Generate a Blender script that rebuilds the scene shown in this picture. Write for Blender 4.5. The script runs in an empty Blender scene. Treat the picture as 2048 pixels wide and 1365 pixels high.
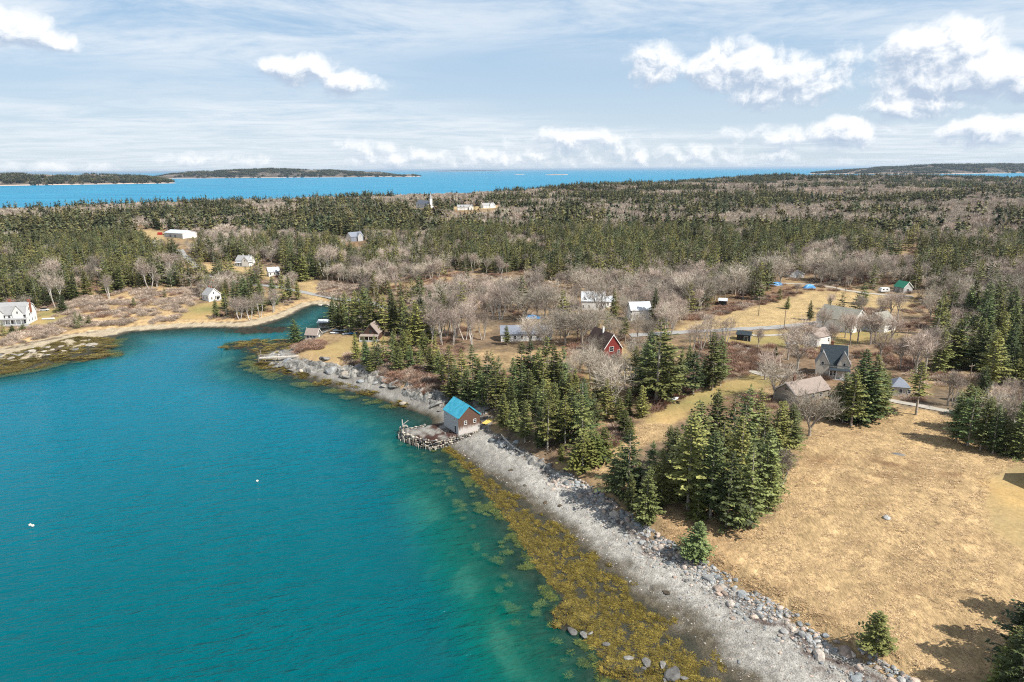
import bpy, bmesh, math, random
import numpy as np
from mathutils import Matrix, Vector

# ------------------------------------------------------------------ camera
SC = bpy.context.scene
COL = SC.collection
PW, PH, PF = 2048.0, 1365.0, 1365.0          # photograph size and focal length in its pixels
CAMP = np.array([0.0, 0.0, 80.0])
PITCH, ROLL = math.radians(14.1), math.radians(0.39)
_f = np.array([0, math.cos(PITCH), -math.sin(PITCH)])
_r0 = np.array([1.0, 0, 0]); _u0 = np.cross(_r0, _f)
_r = _r0*math.cos(ROLL) - _u0*math.sin(ROLL)
_u = _u0*math.cos(ROLL) + _r0*math.sin(ROLL)
cd = bpy.data.cameras.new("camera")
cd.sensor_fit = 'HORIZONTAL'; cd.sensor_width = 36.0; cd.lens = 36.0*PF/PW
cd.clip_start = 1.0; cd.clip_end = 200000.0
cam = bpy.data.objects.new("camera", cd)
cam.matrix_world = Matrix(((_r[0], _u[0], -_f[0], CAMP[0]), (_r[1], _u[1], -_f[1], CAMP[1]),
                           (_r[2], _u[2], -_f[2], CAMP[2]), (0, 0, 0, 1)))
COL.objects.link(cam); SC.camera = cam

def ray(px, py):
    px = np.atleast_1d(np.asarray(px, float)); py = np.atleast_1d(np.asarray(py, float))
    d = _f[None] + np.outer((px-PW/2)/PF, _r) - np.outer((py-PH/2)/PF, _u)
    return d/np.linalg.norm(d, axis=1)[:, None]
def flat_at(pts, z):
    p = np.array(pts, float); d = ray(p[:, 0], p[:, 1]); t = (z-CAMP[2])/d[:, 2]
    return (CAMP + d*t[:, None])[:, :2]
def project(P):
    v = np.asarray(P, float) - CAMP
    zc = v@_f
    return np.stack([PW/2 + PF*(v@_r)/zc, PH/2 - PF*(v@_u)/zc], 1), zc
def azel(px, py):
    d = ray(px, py)[0]
    return math.degrees(math.atan2(d[0], d[1])), math.degrees(math.asin(d[2]))

# ------------------------------------------------------------------ light
SUN_EL, SUN_AZ = 49.0, 120.0                 # azimuth clockwise from +Y (the view direction)
sv = Vector((math.sin(math.radians(SUN_AZ))*math.cos(math.radians(SUN_EL)),
             math.cos(math.radians(SUN_AZ))*math.cos(math.radians(SUN_EL)), math.sin(math.radians(SUN_EL))))
sd = bpy.data.lights.new("sun", 'SUN'); sd.energy = 5.0; sd.angle = math.radians(0.53); sd.color = (1.0, 0.955, 0.88)
so = bpy.data.objects.new("sun", sd); so.rotation_euler = (-sv).to_track_quat('-Z', 'Y').to_euler(); COL.objects.link(so)
SC.view_settings.view_transform = 'Standard'; SC.view_settings.look = 'None'
SC.view_settings.exposure = 0.58; SC.view_settings.gamma = 1.0; SC.view_settings.use_curve_mapping = False
SC.cycles.max_bounces = 6; SC.cycles.diffuse_bounces = 2; SC.cycles.glossy_bounces = 3
SC.cycles.transparent_max_bounces = 6; SC.cycles.transmission_bounces = 2
SC.cycles.use_denoising = False; SC.cycles.filter_width = 1.15
SC.cycles.sample_clamp_direct = 6.0; SC.cycles.sample_clamp_indirect = 4.0; SC.cycles.caustics_reflective = False; SC.cycles.caustics_refractive = False

# node helper -------------------------------------------------------
class NT:
    def __init__(s, tree): s.t = tree; s.n = tree.nodes; s.l = tree.links
    def new(s, typ, ins=None, **kw):
        nd = s.n.new(typ)
        for k, v in kw.items(): setattr(nd, k, v)
        for k, v in (ins or {}).items(): s.set(nd.inputs[k], v)
        return nd
    def set(s, sock, v):
        if isinstance(v, bpy.types.NodeSocket): s.l.new(v, sock)
        elif isinstance(v, bpy.types.Node): s.l.new(v.outputs[0], sock)
        else:
            try: sock.default_value = v
            except Exception: sock.default_value = tuple(v)+(1.0,)
    def math(s, op, a, b=None, c=None, clamp=False):
        nd = s.n.new('ShaderNodeMath'); nd.operation = op; nd.use_clamp = clamp
        for i, v in enumerate((a, b, c)):
            if v is not None: s.set(nd.inputs[i], v)
        return nd.outputs[0]
    def vmath(s, op, a, b=None, c=None):
        nd = s.n.new('ShaderNodeVectorMath'); nd.operation = op
        for i, v in enumerate((a, b, c)):
            if v is not None: s.set(nd.inputs[i], v)
        return nd.outputs['Value'] if op in ('DOT_PRODUCT', 'LENGTH') else nd.outputs[0]
    def mix(s, f, a, b, blend='MIX'):
        nd = s.n.new('ShaderNodeMix'); nd.data_type = 'RGBA'; nd.blend_type = blend
        s.set(nd.inputs[0], f); s.set(nd.inputs[6], a); s.set(nd.inputs[7], b); return nd.outputs[2]
    def noise(s, vec, scale, detail=4, rough=0.55, out=0, dist=0.0, dim='3D'):
        nd = s.n.new('ShaderNodeTexNoise'); nd.noise_dimensions = dim
        if vec is not None: s.set(nd.inputs['Vector'], vec)
        nd.inputs['Scale'].default_value = scale; nd.inputs['Detail'].default_value = detail
        nd.inputs['Roughness'].default_value = rough; nd.inputs['Distortion'].default_value = dist
        return nd.outputs[out]
    def ramp(s, f, a, b, lo=0.0, hi=1.0, smooth=True):
        nd = s.n.new('ShaderNodeMapRange'); nd.interpolation_type = 'SMOOTHSTEP' if smooth else 'LINEAR'
        s.set(nd.inputs[0], f); nd.inputs[1].default_value = a; nd.inputs[2].default_value = b
        nd.inputs[3].default_value = lo; nd.inputs[4].default_value = hi; return nd.outputs[0]

# ------------------------------------------------------------------ sky with clouds (world, at infinity)
wd = bpy.data.worlds.new("World"); SC.world = wd; wd.use_nodes = True
W = NT(wd.node_tree); W.n.clear()
SKY_STRENGTH = 0.065
sky = W.new('ShaderNodeTexSky', sky_type='NISHITA', sun_disc=False, sun_elevation=math.radians(SUN_EL),
            sun_rotation=math.radians(SUN_AZ), altitude=80.0, air_density=1.0, dust_density=0.2, ozone_density=3.0)
geo = W.new('ShaderNodeTexCoord')
sx = W.new('ShaderNodeSeparateXYZ', {0: geo.outputs['Generated']})
az = W.math('MULTIPLY', W.math('ARCTAN2', sx.outputs[0], sx.outputs[1]), 57.2958)
el = W.math('MULTIPLY', W.math('ARCSINE', sx.outputs[2]), 57.2958)
q = W.new('ShaderNodeCombineXYZ', {0: az, 1: el, 2: 0.0}).outputs[0]

# cumulus puffs: px centre, px radii, weight
CUM = [(600, 140, 95, 36, 1.1), (695, 165, 80, 32, 1.05), (25, 56, 100, 48, 1.1), (110, 80, 65, 28, .9),
       (1310, 132, 70, 52, .85), (1470, 138, 130, 60, 1.15), (1560, 165, 150, 60, 1.1), (1690, 128, 52, 44, .35),
       (1880, 105, 150, 74, 1.6), (1970, 140, 110, 58, 1.5), (1840, 155, 115, 60, 1.2), (1840, 208, 140, 34, 1.0), (2060, 170, 90, 38, 1.2),
       (1690, 264, 110, 36, 1.0), (1560, 272, 120, 24, .6), (1975, 262, 130, 36, .95), (1150, 286, 150, 30, .5),
       (740, 296, 80, 18, .42), (840, 320, 170, 22, .42), (1020, 318, 190, 22, .42), (1250, 312, 210, 26, .42), (1450, 314, 210, 22, .38), (440, 320, 120, 16, .4), (110, 339, 140, 12, .4)]
grp = bpy.data.node_groups.new("cloud_density", 'ShaderNodeTree')
grp.interface.new_socket("q", in_out='INPUT', socket_type='NodeSocketVector')
grp.interface.new_socket("d", in_out='OUTPUT', socket_type='NodeSocketFloat')
G = NT(grp); gi = G.new('NodeGroupInput'); go = G.new('NodeGroupOutput'); gq = gi.outputs[0]
wn = G.noise(gq, 0.45, 2, 0.5, out=1, dim='2D')
qw = G.vmath('MULTIPLY_ADD', G.vmath('SUBTRACT', wn, (.5, .5, .5)), (1.5, 1.0, 0), gq)
cur = None
for (cx, cy, rx, ry, wt) in CUM:
    a, e = azel(cx, cy); a1, _ = azel(cx+rx, cy); _, e1 = azel(cx, cy-ry)
    ia, ie = 1/max(a1-a, .1), 1/max(e1-e, .1)
    v = G.vmath('MULTIPLY_ADD', qw, (ia, ie, 0), (-a*ia, -e*ie, 0))
    m = G.math('MULTIPLY_ADD', G.vmath('DOT_PRODUCT', v, v), -wt, wt)
    cur = m if cur is None else G.math('SMOOTH_MAX', cur, m, 0.35)
# the same kind of cloud goes on outside the picture
gs = G.new('ShaderNodeSeparateXYZ', {0: gq})
outside = G.math('MAXIMUM', G.ramp(G.math('ABSOLUTE', gs.outputs[0]), 39, 46), G.ramp(gs.outputs[1], 13, 18))
gen = G.math('MULTIPLY_ADD', G.noise(G.vmath('MULTIPLY', gq, (0.055, 0.10, 1)), 1.0, 2, 0.5, dim='2D'), 7.0, -4.5)
cur = G.math('MAXIMUM', cur, G.math('MULTIPLY_ADD', outside, 6.0, G.math('ADD', gen, -6.0)))
cur = G.math('MAXIMUM', cur, -1.2)
fb = G.noise(G.vmath('MULTIPLY', qw, (1.0, 1.25, 1)), 0.50, 7, 0.64, dim='2D')
G.set(go.inputs[0], G.math('MULTIPLY_ADD', G.math('SUBTRACT', fb, 0.5), 2.6, G.math('MULTIPLY_ADD', cur, 1.35, 0.20)))
d0 = W.new('ShaderNodeGroup', node_tree=grp); W.set(d0.inputs[0], q)
d1 = W.new('ShaderNodeGroup', node_tree=grp); W.set(d1.inputs[0], W.vmath('ADD', q, (0.28, 0.6, 0)))
alpha = W.ramp(d0.outputs[0], -0.05, 1.35)
lit = W.ramp(W.math('SUBTRACT', d0.outputs[0], d1.outputs[0]), -0.70, 0.70)
ccol = W.mix(lit, (5.1, 6.2, 7.8, 1), (11.4, 11.5, 11.6, 1))
# thin high sheets
up = W.math('ADD', W.math('MAXIMUM', sx.outputs[2], 0.0), 0.035)
pl = W.new('ShaderNodeCombineXYZ', {0: W.math('DIVIDE', sx.outputs[0], up), 1: W.math('DIVIDE', sx.outputs[1], up), 2: 0.0}).outputs[0]
c1 = W.noise(W.vmath('MULTIPLY', pl, (0.8, 1.0, 1)), 1.0, 6, 0.68, dist=0.3, dim='2D')
c2 = W.noise(W.vmath('ADD', W.vmath('MULTIPLY', pl, (0.11, 0.16, 1)), (3.1, 8.4, 0)), 1.0, 2, 0.5, dim='2D')
sheet = W.math('MULTIPLY', W.ramp(c1, 0.26, 0.70), W.ramp(c2, 0.30, 0.52))
sheet = W.math('MULTIPLY', sheet, 0.80)
base = W.vmath('MULTIPLY', sky.outputs[0], (1.0, 1.0, 1.0))
lift = W.mix(W.ramp(el, 0, 48, .85, 0.0), base, W.mix(W.ramp(el, 0, 13), (6.9, 8.1, 9.2, 1), (4.4, 6.6, 9.1, 1)))
s1 = W.mix(sheet, lift, (9.0, 9.6, 10.2, 1))
s2 = W.mix(W.math('MULTIPLY', alpha, 0.96), s1, ccol)
bg = W.new('ShaderNodeBackground', {0: s2, 1: SKY_STRENGTH})
wo = W.new('ShaderNodeOutputWorld', {0: bg})
wd.cycles.sampling_method = 'MANUAL'; wd.cycles.sample_map_resolution = 512

# ------------------------------------------------------------------ small tools
rng = np.random.default_rng(7)
def hash2(ix, iy, s=0):
    h = (ix.astype(np.int64)*374761393 + iy.astype(np.int64)*668265263 + s*974711) & 0x7fffffff
    h = ((h ^ (h >> 13))*1274126177) & 0x7fffffff
    return ((h ^ (h >> 16)) & 0xffff)/65535.0
def vnoise(x, y, s=0):
    x = np.asarray(x, float); y = np.asarray(y, float)
    ix = np.floor(x); iy = np.floor(y); fx = x-ix; fy = y-iy
    fx = fx*fx*(3-2*fx); fy = fy*fy*(3-2*fy)
    a = hash2(ix, iy, s); b = hash2(ix+1, iy, s); c = hash2(ix, iy+1, s); d = hash2(ix+1, iy+1, s)
    return (a*(1-fx)+b*fx)*(1-fy) + (c*(1-fx)+d*fx)*fy
def fbm(x, y, o=4, s=0):
    v = 0; a = .5; t = 0
    for i in range(o):
        v = v + a*vnoise(x*2**i, y*2**i, s+i*17); t += a; a *= .55
    return v/t
def ss(a, b, x):
    t = np.clip((x-a)/(b-a), 0, 1); return t*t*(3-2*t)
def seg_dist(P, poly, closed=False):
    poly = np.asarray(poly, float)
    A = poly if closed else poly[:-1]; B = np.roll(poly, -1, 0) if closed else poly[1:]
    out = np.full(len(P), 1e18)
    for a, b in zip(A, B):
        ab = b-a; L2 = ab@ab+1e-12
        t = np.clip(((P-a)@ab)/L2, 0, 1)
        d = P - (a + t[:, None]*ab)
        np.minimum(out, (d*d).sum(1), out=out)
    return np.sqrt(out)
def inside(P, poly):
    poly = np.asarray(poly, float); x, y = P[:, 0], P[:, 1]
    c = np.zeros(len(P), bool); j = len(poly)-1
    for i in range(len(poly)):
        xi, yi = poly[i]; xj, yj = poly[j]
        if yi != yj:
            c ^= ((yi > y) != (yj > y)) & (x < (xj-xi)*(y-yi)/(yj-yi)+xi)
        j = i
    return c
def sdist(P, poly, far=18.0):                  # positive inside; beyond `far` outside it is just -far
    poly = np.asarray(poly, float); lo = poly.min(0)-far; hi = poly.max(0)+far
    k = np.where(((P > lo) & (P < hi)).all(1))[0]; out = np.full(len(P), -far)
    if len(k):
        Q = P[k]; d = seg_dist(Q, poly, True); out[k] = np.where(inside(Q, poly), d, -d)
    return out
class Field:
    """signed distance to a long outline (positive inside), kept on a fine and a coarse raster"""
    def __init__(s, poly, closed, fine=None):
        s.g = []
        for (x0, x1, y0, y1, h) in ([fine] if fine else []) + [(-9000, 9000, -800, 9000, 40.0)]:
            X, Y = np.meshgrid(np.arange(x0, x1+h, h), np.arange(y0, y1+h, h)); Q = np.stack([X.ravel(), Y.ravel()], 1)
            d = seg_dist(Q, poly, closed); d = np.where(inside(Q, poly), d, -d).reshape(X.shape)
            s.g.append((x0, y0, h, d))
    def __call__(s, P):
        out = None
        for (x0, y0, h, d) in s.g[::-1]:
            fx = (P[:, 0]-x0)/h; fy = (P[:, 1]-y0)/h; ny, nx = d.shape
            ok = (fx >= 0) & (fy >= 0) & (fx < nx-1) & (fy < ny-1)
            ix = np.clip(fx.astype(int), 0, nx-2); iy = np.clip(fy.astype(int), 0, ny-2); ax = np.clip(fx-ix, 0, 1); ay = np.clip(fy-iy, 0, 1)
            v = (d[iy, ix]*(1-ax)+d[iy, ix+1]*ax)*(1-ay) + (d[iy+1, ix]*(1-ax)+d[iy+1, ix+1]*ax)*ay
            out = v if out is None else np.where(ok, v, out)
        return out

# ------------------------------------------------------------------ the lie of the land
SHORE = np.vstack([[(95, -400), (45, 0), (26, 60)],
    flat_at([(1235, 1365), (1180, 1280), (1110, 1180), (1050, 1090), (1000, 1015), (950, 955), (905, 908), (872, 884), (868, 862), (862, 836), (835, 825),
             (800, 815), (760, 798), (700, 783), (650, 772), (600, 757), (560, 747), (528, 738), (514, 722), (520, 706), (556, 700),
             (604, 690), (618, 678), (640, 660), (664, 646), (676, 632), (678, 618), (662, 611), (625, 611), (602, 621), (577, 635), (545, 647), (500, 657),
             (440, 657), (400, 656), (340, 660), (260, 665), (235, 674), (215, 690), (190, 706), (130, 722), (80, 735), (0, 748)], 0.0),
    [(-330, 225), (-600, 90), (-900, -400)]])
BANK = np.vstack([[(130, -400), (85, 0), (66, 55)],
    flat_at([(1795, 1365), (1705, 1312), (1625, 1272), (1535, 1217), (1455, 1168), (1392, 1132), (1312, 1085), (1268, 1050), (1200, 1000), (1140, 960),
             (1080, 920), (1010, 880), (975, 858), (985, 835), (930, 812), (885, 802), (840, 790), (780, 764), (710, 742), (640, 727), (592, 714)], 3.0),
    flat_at([(590, 704), (622, 688), (652, 670), (684, 652), (702, 630), (692, 608), (640, 601), (602, 606), (580, 616), (545, 631), (480, 644), (400, 645),
             (300, 650), (220, 657), (120, 671), (60, 684), (0, 696)], 1.5),
    [(-345, 285), (-620, 160), (-960, -350)]])
COAST = np.array([(-6000, 700), (-2500, 900), (-1500, 1120), (-900, 1380), (-480, 1750), (-150, 1960), (60, 2250), (500, 2950), (900, 3700), (1500, 4300), (2500, 4600), (6000, 4300),
                  (9000, 3000), (9000, -3000), (-9000, -3000), (-9000, 600)], float)
HILLS = [(150, 2150, 330, 170, 15), (1300, 3450, 330, 300, 25), (1950, 3550, 420, 330, 24), (2800, 3000, 500, 500, 5), (550, 2600, 400, 300, 16), (900, 1900, 600, 350, 8), (-250, 1300, 300, 160, 3)]
PLAT = flat_at([(805, 851), (805, 866), (838, 878), (866, 884), (917, 873), (962, 862), (985, 852), (935, 832), (876, 845), (850, 850), (826, 856)], 2.3)
FINE = (-440, 320, 20, 480, 1.5)
F_SHORE, F_BANK, F_COAST = Field(SHORE, False, FINE), Field(BANK, False, FINE), Field(COAST, True)
def HT(P):
    P = np.asarray(P, float); x, y = P[:, 0], P[:, 1]
    s0 = F_SHORE(P); sb = F_BANK(P); d0 = np.abs(s0); water = s0 > 0; db = np.abs(sb); landpoly_w = sb > 0   # seaward of the bank
    n1 = fbm(x/14, y/14, 3, 3); n2 = fbm(x/70, y/70, 3, 9); n3 = fbm(x/3.2, y/3.2, 3, 21)
    z_in = -np.minimum(0.09*d0 + 0.0040*d0*d0, 9) + (n1-.5)*0.9*np.minimum(1, d0/6)
    t = d0/(d0+db+1e-6)
    hb = 3.0 - 1.5*(1-ss(-112, -88, x))
    z_beach = hb*t**1.15 + (n1-.5)*0.5*np.minimum(t, 1-t)*2
    z_land = hb + 1.6*ss(0, 5, db)*(hb/3) + (11.5-hb)*(1-np.exp(-db/170)) + (n2-.5)*6*ss(10, 120, db) + (n1-.5)*0.9*ss(0, 15, db)
    z = np.where(water, z_in, np.where(landpoly_w, z_beach, z_land))
    # outer coast and hills
    dc = F_COAST(P); ins = dc > 0; dc = np.abs(dc)
    hill = np.zeros_like(z)
    for hx, hy, a, b, h in HILLS: hill += h*np.exp(-((x-hx)/a)**2-((y-hy)/b)**2)
    far = z + hill + (fbm(x/260, y/260, 3, 33)-.5)*10*ss(350, 900, y) - 5.0*ss(1500, 2600, y)
    z = np.where(~water & ~landpoly_w, far, z)
    zc = np.minimum(z, np.minimum(dc*0.12, 60))
    z = np.where(ins, np.where(z > 0, zc, z), -np.minimum(dc*0.05, 12))
    # rocky reef and bars on the north side
    for (px, py, rx, ry, h) in REEF:
        z = np.maximum(z, np.where(((x-px)/rx)**2+((y-py)/ry)**2 < 1.6, h*(1-((x-px)/rx)**2-((y-py)/ry)**2) + (n3-.5)*1.3*min(h+.5, 1.0), -99))
    pd = sdist(P, PLAT)
    z = np.where(pd > 0, np.maximum(z, np.minimum(2.3, -1.5 + pd*6)), z)
    return z
REEF = []
for (cx, cy, rx, ry, h) in [(560, 694, 60, 12, .35), (500, 690, 45, 9, .25), (520, 660, 60, 7, .12), (90, 712, 120, 14, .8), (170, 700, 50, 12, .9), (30, 722, 60, 10, .5),
                            (580, 716, 28, 8, 1.6), (545, 726, 26, 6, 1.3), (610, 745, 40, 7, 1.0), (690, 768, 40, 6, .9), (1255, 1340, 60, 22, .5), (1150, 1230, 50, 26, .3),
                            (1340, 1345, 60, 18, 0.9)]:
    p = flat_at([(cx, cy), (cx+rx, cy), (cx, cy-ry), (cx, cy+ry)], 0)
    REEF.append((p[0, 0], p[0, 1], abs(p[1, 0]-p[0, 0]), abs(p[2, 1]-p[3, 1])/2, h))
def land_at(pts):
    """photo pixels -> points where their rays meet the land or the water"""
    p = np.array(pts, float).reshape(-1, 2); d = ray(p[:, 0], p[:, 1])
    tmax = np.where(d[:, 2] < -1e-4, -CAMP[2]/np.minimum(d[:, 2], -1e-4), 6000)
    lo = tmax*0.3; hi = tmax.copy(); prev = lo.copy(); done = np.zeros(len(p), bool); res = tmax.copy()
    for k in range(1, 111):
        t = lo + (tmax-lo)*k/110
        Q = CAMP + d*t[:, None]; below = (Q[:, 2] <= np.maximum(HT(Q[:, :2]), 0)) & ~done
        res = np.where(below, t, res); hi = np.where(below, t, hi); prev = np.where(done | below, prev, t); done |= below
    a, b = prev, res
    for _ in range(14):
        m = (a+b)/2; Q = CAMP + d*m[:, None]; bl = Q[:, 2] <= np.maximum(HT(Q[:, :2]), 0)
        b = np.where(bl, m, b); a = np.where(bl, a, m)
    return CAMP + d*b[:, None]
def polys_at(dic):
    """many outlines in one go"""
    ks = list(dic); L = land_at([p for k in ks for p in dic[k]])[:, :2]; out = {}; i = 0
    for k in ks: out[k] = L[i:i+len(dic[k])]; i += len(dic[k])
    return out
# ------------------------------------------------------------------ zones, traced on the photograph and laid on the land
Z = polys_at(dict(
    meadow=[(1325, 1075), (1390, 1125), (1455, 1160), (1535, 1208), (1625, 1262), (1705, 1302), (1800, 1364), (2300, 1364), (2300, 900), (2060, 905), (1985, 905), (1900, 850), (1880, 828), (1830, 818), (1760, 828), (1690, 850), (1640, 862), (1605, 890), (1570, 950), (1555, 1010), (1540, 1040), (1470, 1060), (1400, 1060), (1330, 1020)],
    lawn_edge=[(1975, 955), (1968, 1000), (1985, 1062), (2060, 1115), (2300, 1130), (2300, 925), (2010, 935)],
    hayfield=[(1345, 663), (1400, 640), (1480, 622), (1560, 600), (1625, 582), (1700, 585), (1830, 597), (1815, 620), (1740, 615), (1660, 632), (1600, 652), (1500, 660), (1420, 668)],
    verge=[(1400, 690), (1460, 672), (1560, 662), (1650, 660), (1790, 662), (1800, 680), (1700, 690), (1620, 700), (1540, 690), (1480, 690), (1420, 700)],
    lawn_mid=[(1290, 845), (1330, 812), (1400, 780), (1480, 755), (1560, 738), (1570, 760), (1480, 785), (1430, 805), (1380, 830), (1340, 850)],
    straw_mid=[(1175, 940), (1200, 900), (1260, 860), (1300, 835), (1340, 850), (1330, 880), (1290, 890), (1240, 930), (1200, 960)],
    lawn_point=[(598, 712), (650, 692), (700, 672), (770, 672), (800, 690), (720, 705), (690, 722), (640, 727)],
    lawn_cottage=[(355, 640), (395, 606), (470, 604), (440, 620), (415, 640)],
    lawn_manor=[(60, 652), (80, 620), (140, 612), (138, 645), (90, 652)],
    straw_hill=[(380, 545), (400, 528), (470, 530), (560, 545), (540, 560), (470, 540), (420, 552)],
    straw_path=[(600, 590), (598, 560), (625, 556), (650, 585), (690, 592), (690, 600), (620, 600)],
    straw_barn=[(290, 480), (270, 462), (330, 462), (330, 476), (312, 500), (300, 505)],
    straw_church=[(880, 421), (950, 421), (1000, 416), (1010, 411), (880, 414)],
    yard=[(1270, 712), (1230, 690), (1180, 700), (1170, 760), (1230, 780), (1290, 740)],
))
BRUSH = polys_at(dict(
    a=[(100, 650), (140, 600), (250, 580), (330, 575), (400, 580), (395, 600), (350, 640), (200, 655)],
    b=[(735, 745), (770, 715), (880, 700), (895, 740), (900, 790), (850, 785), (790, 765)],
    c=[(640, 590), (640, 565), (720, 572), (720, 596)],
    d=[(690, 728), (700, 705), (770, 695), (760, 725)],
    e=[(1400, 690), (1480, 690), (1540, 715), (1500, 745), (1420, 735)],
    f=[(1360, 640), (1400, 625), (1470, 610), (1540, 600), (1480, 618), (1400, 640)],
    g=[(1270, 790), (1330, 760), (1400, 755), (1380, 780), (1300, 820)],
    h=[(0, 690), (60, 655), (140, 650), (120, 668), (0, 694)],
    i=[(600, 712), (590, 690), (640, 685), (650, 695)],
    j=[(1150, 925), (1180, 880), (1260, 840), (1250, 870), (1200, 905)],
))
ROAD_PX = dict(
    causeway=([(360, 500), (395, 540), (425, 556), (470, 565), (560, 575), (610, 586), (650, 593), (690, 600), (740, 606), (800, 625)], 5.5),
    village=([(1260, 672), (1330, 668), (1400, 663), (1480, 659), (1560, 655), (1640, 646), (1700, 640)], 6.0),
    lane=([(1540, 566), (1600, 568), (1660, 574), (1700, 583), (1760, 590), (1830, 594)], 4.0),
    drive=([(1392, 714), (1420, 722), (1470, 732), (1510, 745), (1545, 757), (1580, 752)], 3.2),
    garden=([(1770, 800), (1810, 806), (1850, 815), (1895, 824), (1960, 835), (2060, 850)], 3.2),
    barn=([(312, 482), (305, 492), (310, 506)], 6.0),
    side=([(1590, 668), (1540, 672), (1500, 672)], 3.0),
)
_rd = polys_at({k: v[0] for k, v in ROAD_PX.items()}); ROADS = {k: (_rd[k], ROAD_PX[k][1]) for k in _rd}

def lin(*c): return np.array([(x/255/12.92 if x/255 <= .04045 else ((x/255+.055)/1.055)**2.4) for x in c])
C_FLOOR = np.array([.165, .115, .072]); C_STRAW = np.array([.355, .248, .128]); C_HAY = np.array([.36, .262, .130])
C_LAWN = np.array([.27, .215, .075]); C_GRAVEL = np.array([.325, .31, .28]); C_WEED = np.array([.16, .098, .016]); C_WET = np.array([.085, .072, .050])
C_ROCK = np.array([.27, .25, .22]); C_BRUSH = np.array([.19, .125, .085]); C_SAND = np.array([.36, .30, .21]); C_MUD = np.array([.05, .048, .035])
WEED_Y = ([85, 105, 125, 140, 155, 172, 185, 230, 300], [.50, .52, .50, .44, .33, .20, .12, .12, .22])
STAIN = []
_st = [(1790, 925, 70, 16, .8), (1760, 955, 110, 14, .6), (1700, 870, 60, 8, .5), (1920, 950, 60, 6, .8), (1650, 920, 50, 10, .5), (1860, 1110, 90, 14, .5), (1700, 1085, 60, 8, .5), (1830, 1180, 110, 18, .4), (1560, 1170, 70, 14, .4), (1640, 1240, 60, 20, .5), (1750, 1010, 90, 8, .35), (1960, 1080, 60, 20, .4), (1735, 1345, 60, 14, .6)]
_sl = land_at([p for (cx, cy, rx, ry, k_) in _st for p in ((cx, cy), (cx+rx, cy), (cx, cy-ry), (cx, min(cy+ry, 1364)))])
for i_, (cx, cy, rx, ry, k_) in enumerate(_st):
    c0, c1, c2, c3 = _sl[i_*4:i_*4+4]; STAIN.append((c0[0], c0[1], np.hypot(*(c1-c0)[:2]), max(abs(c2[1]-c3[1])/2, .8), k_))
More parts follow.
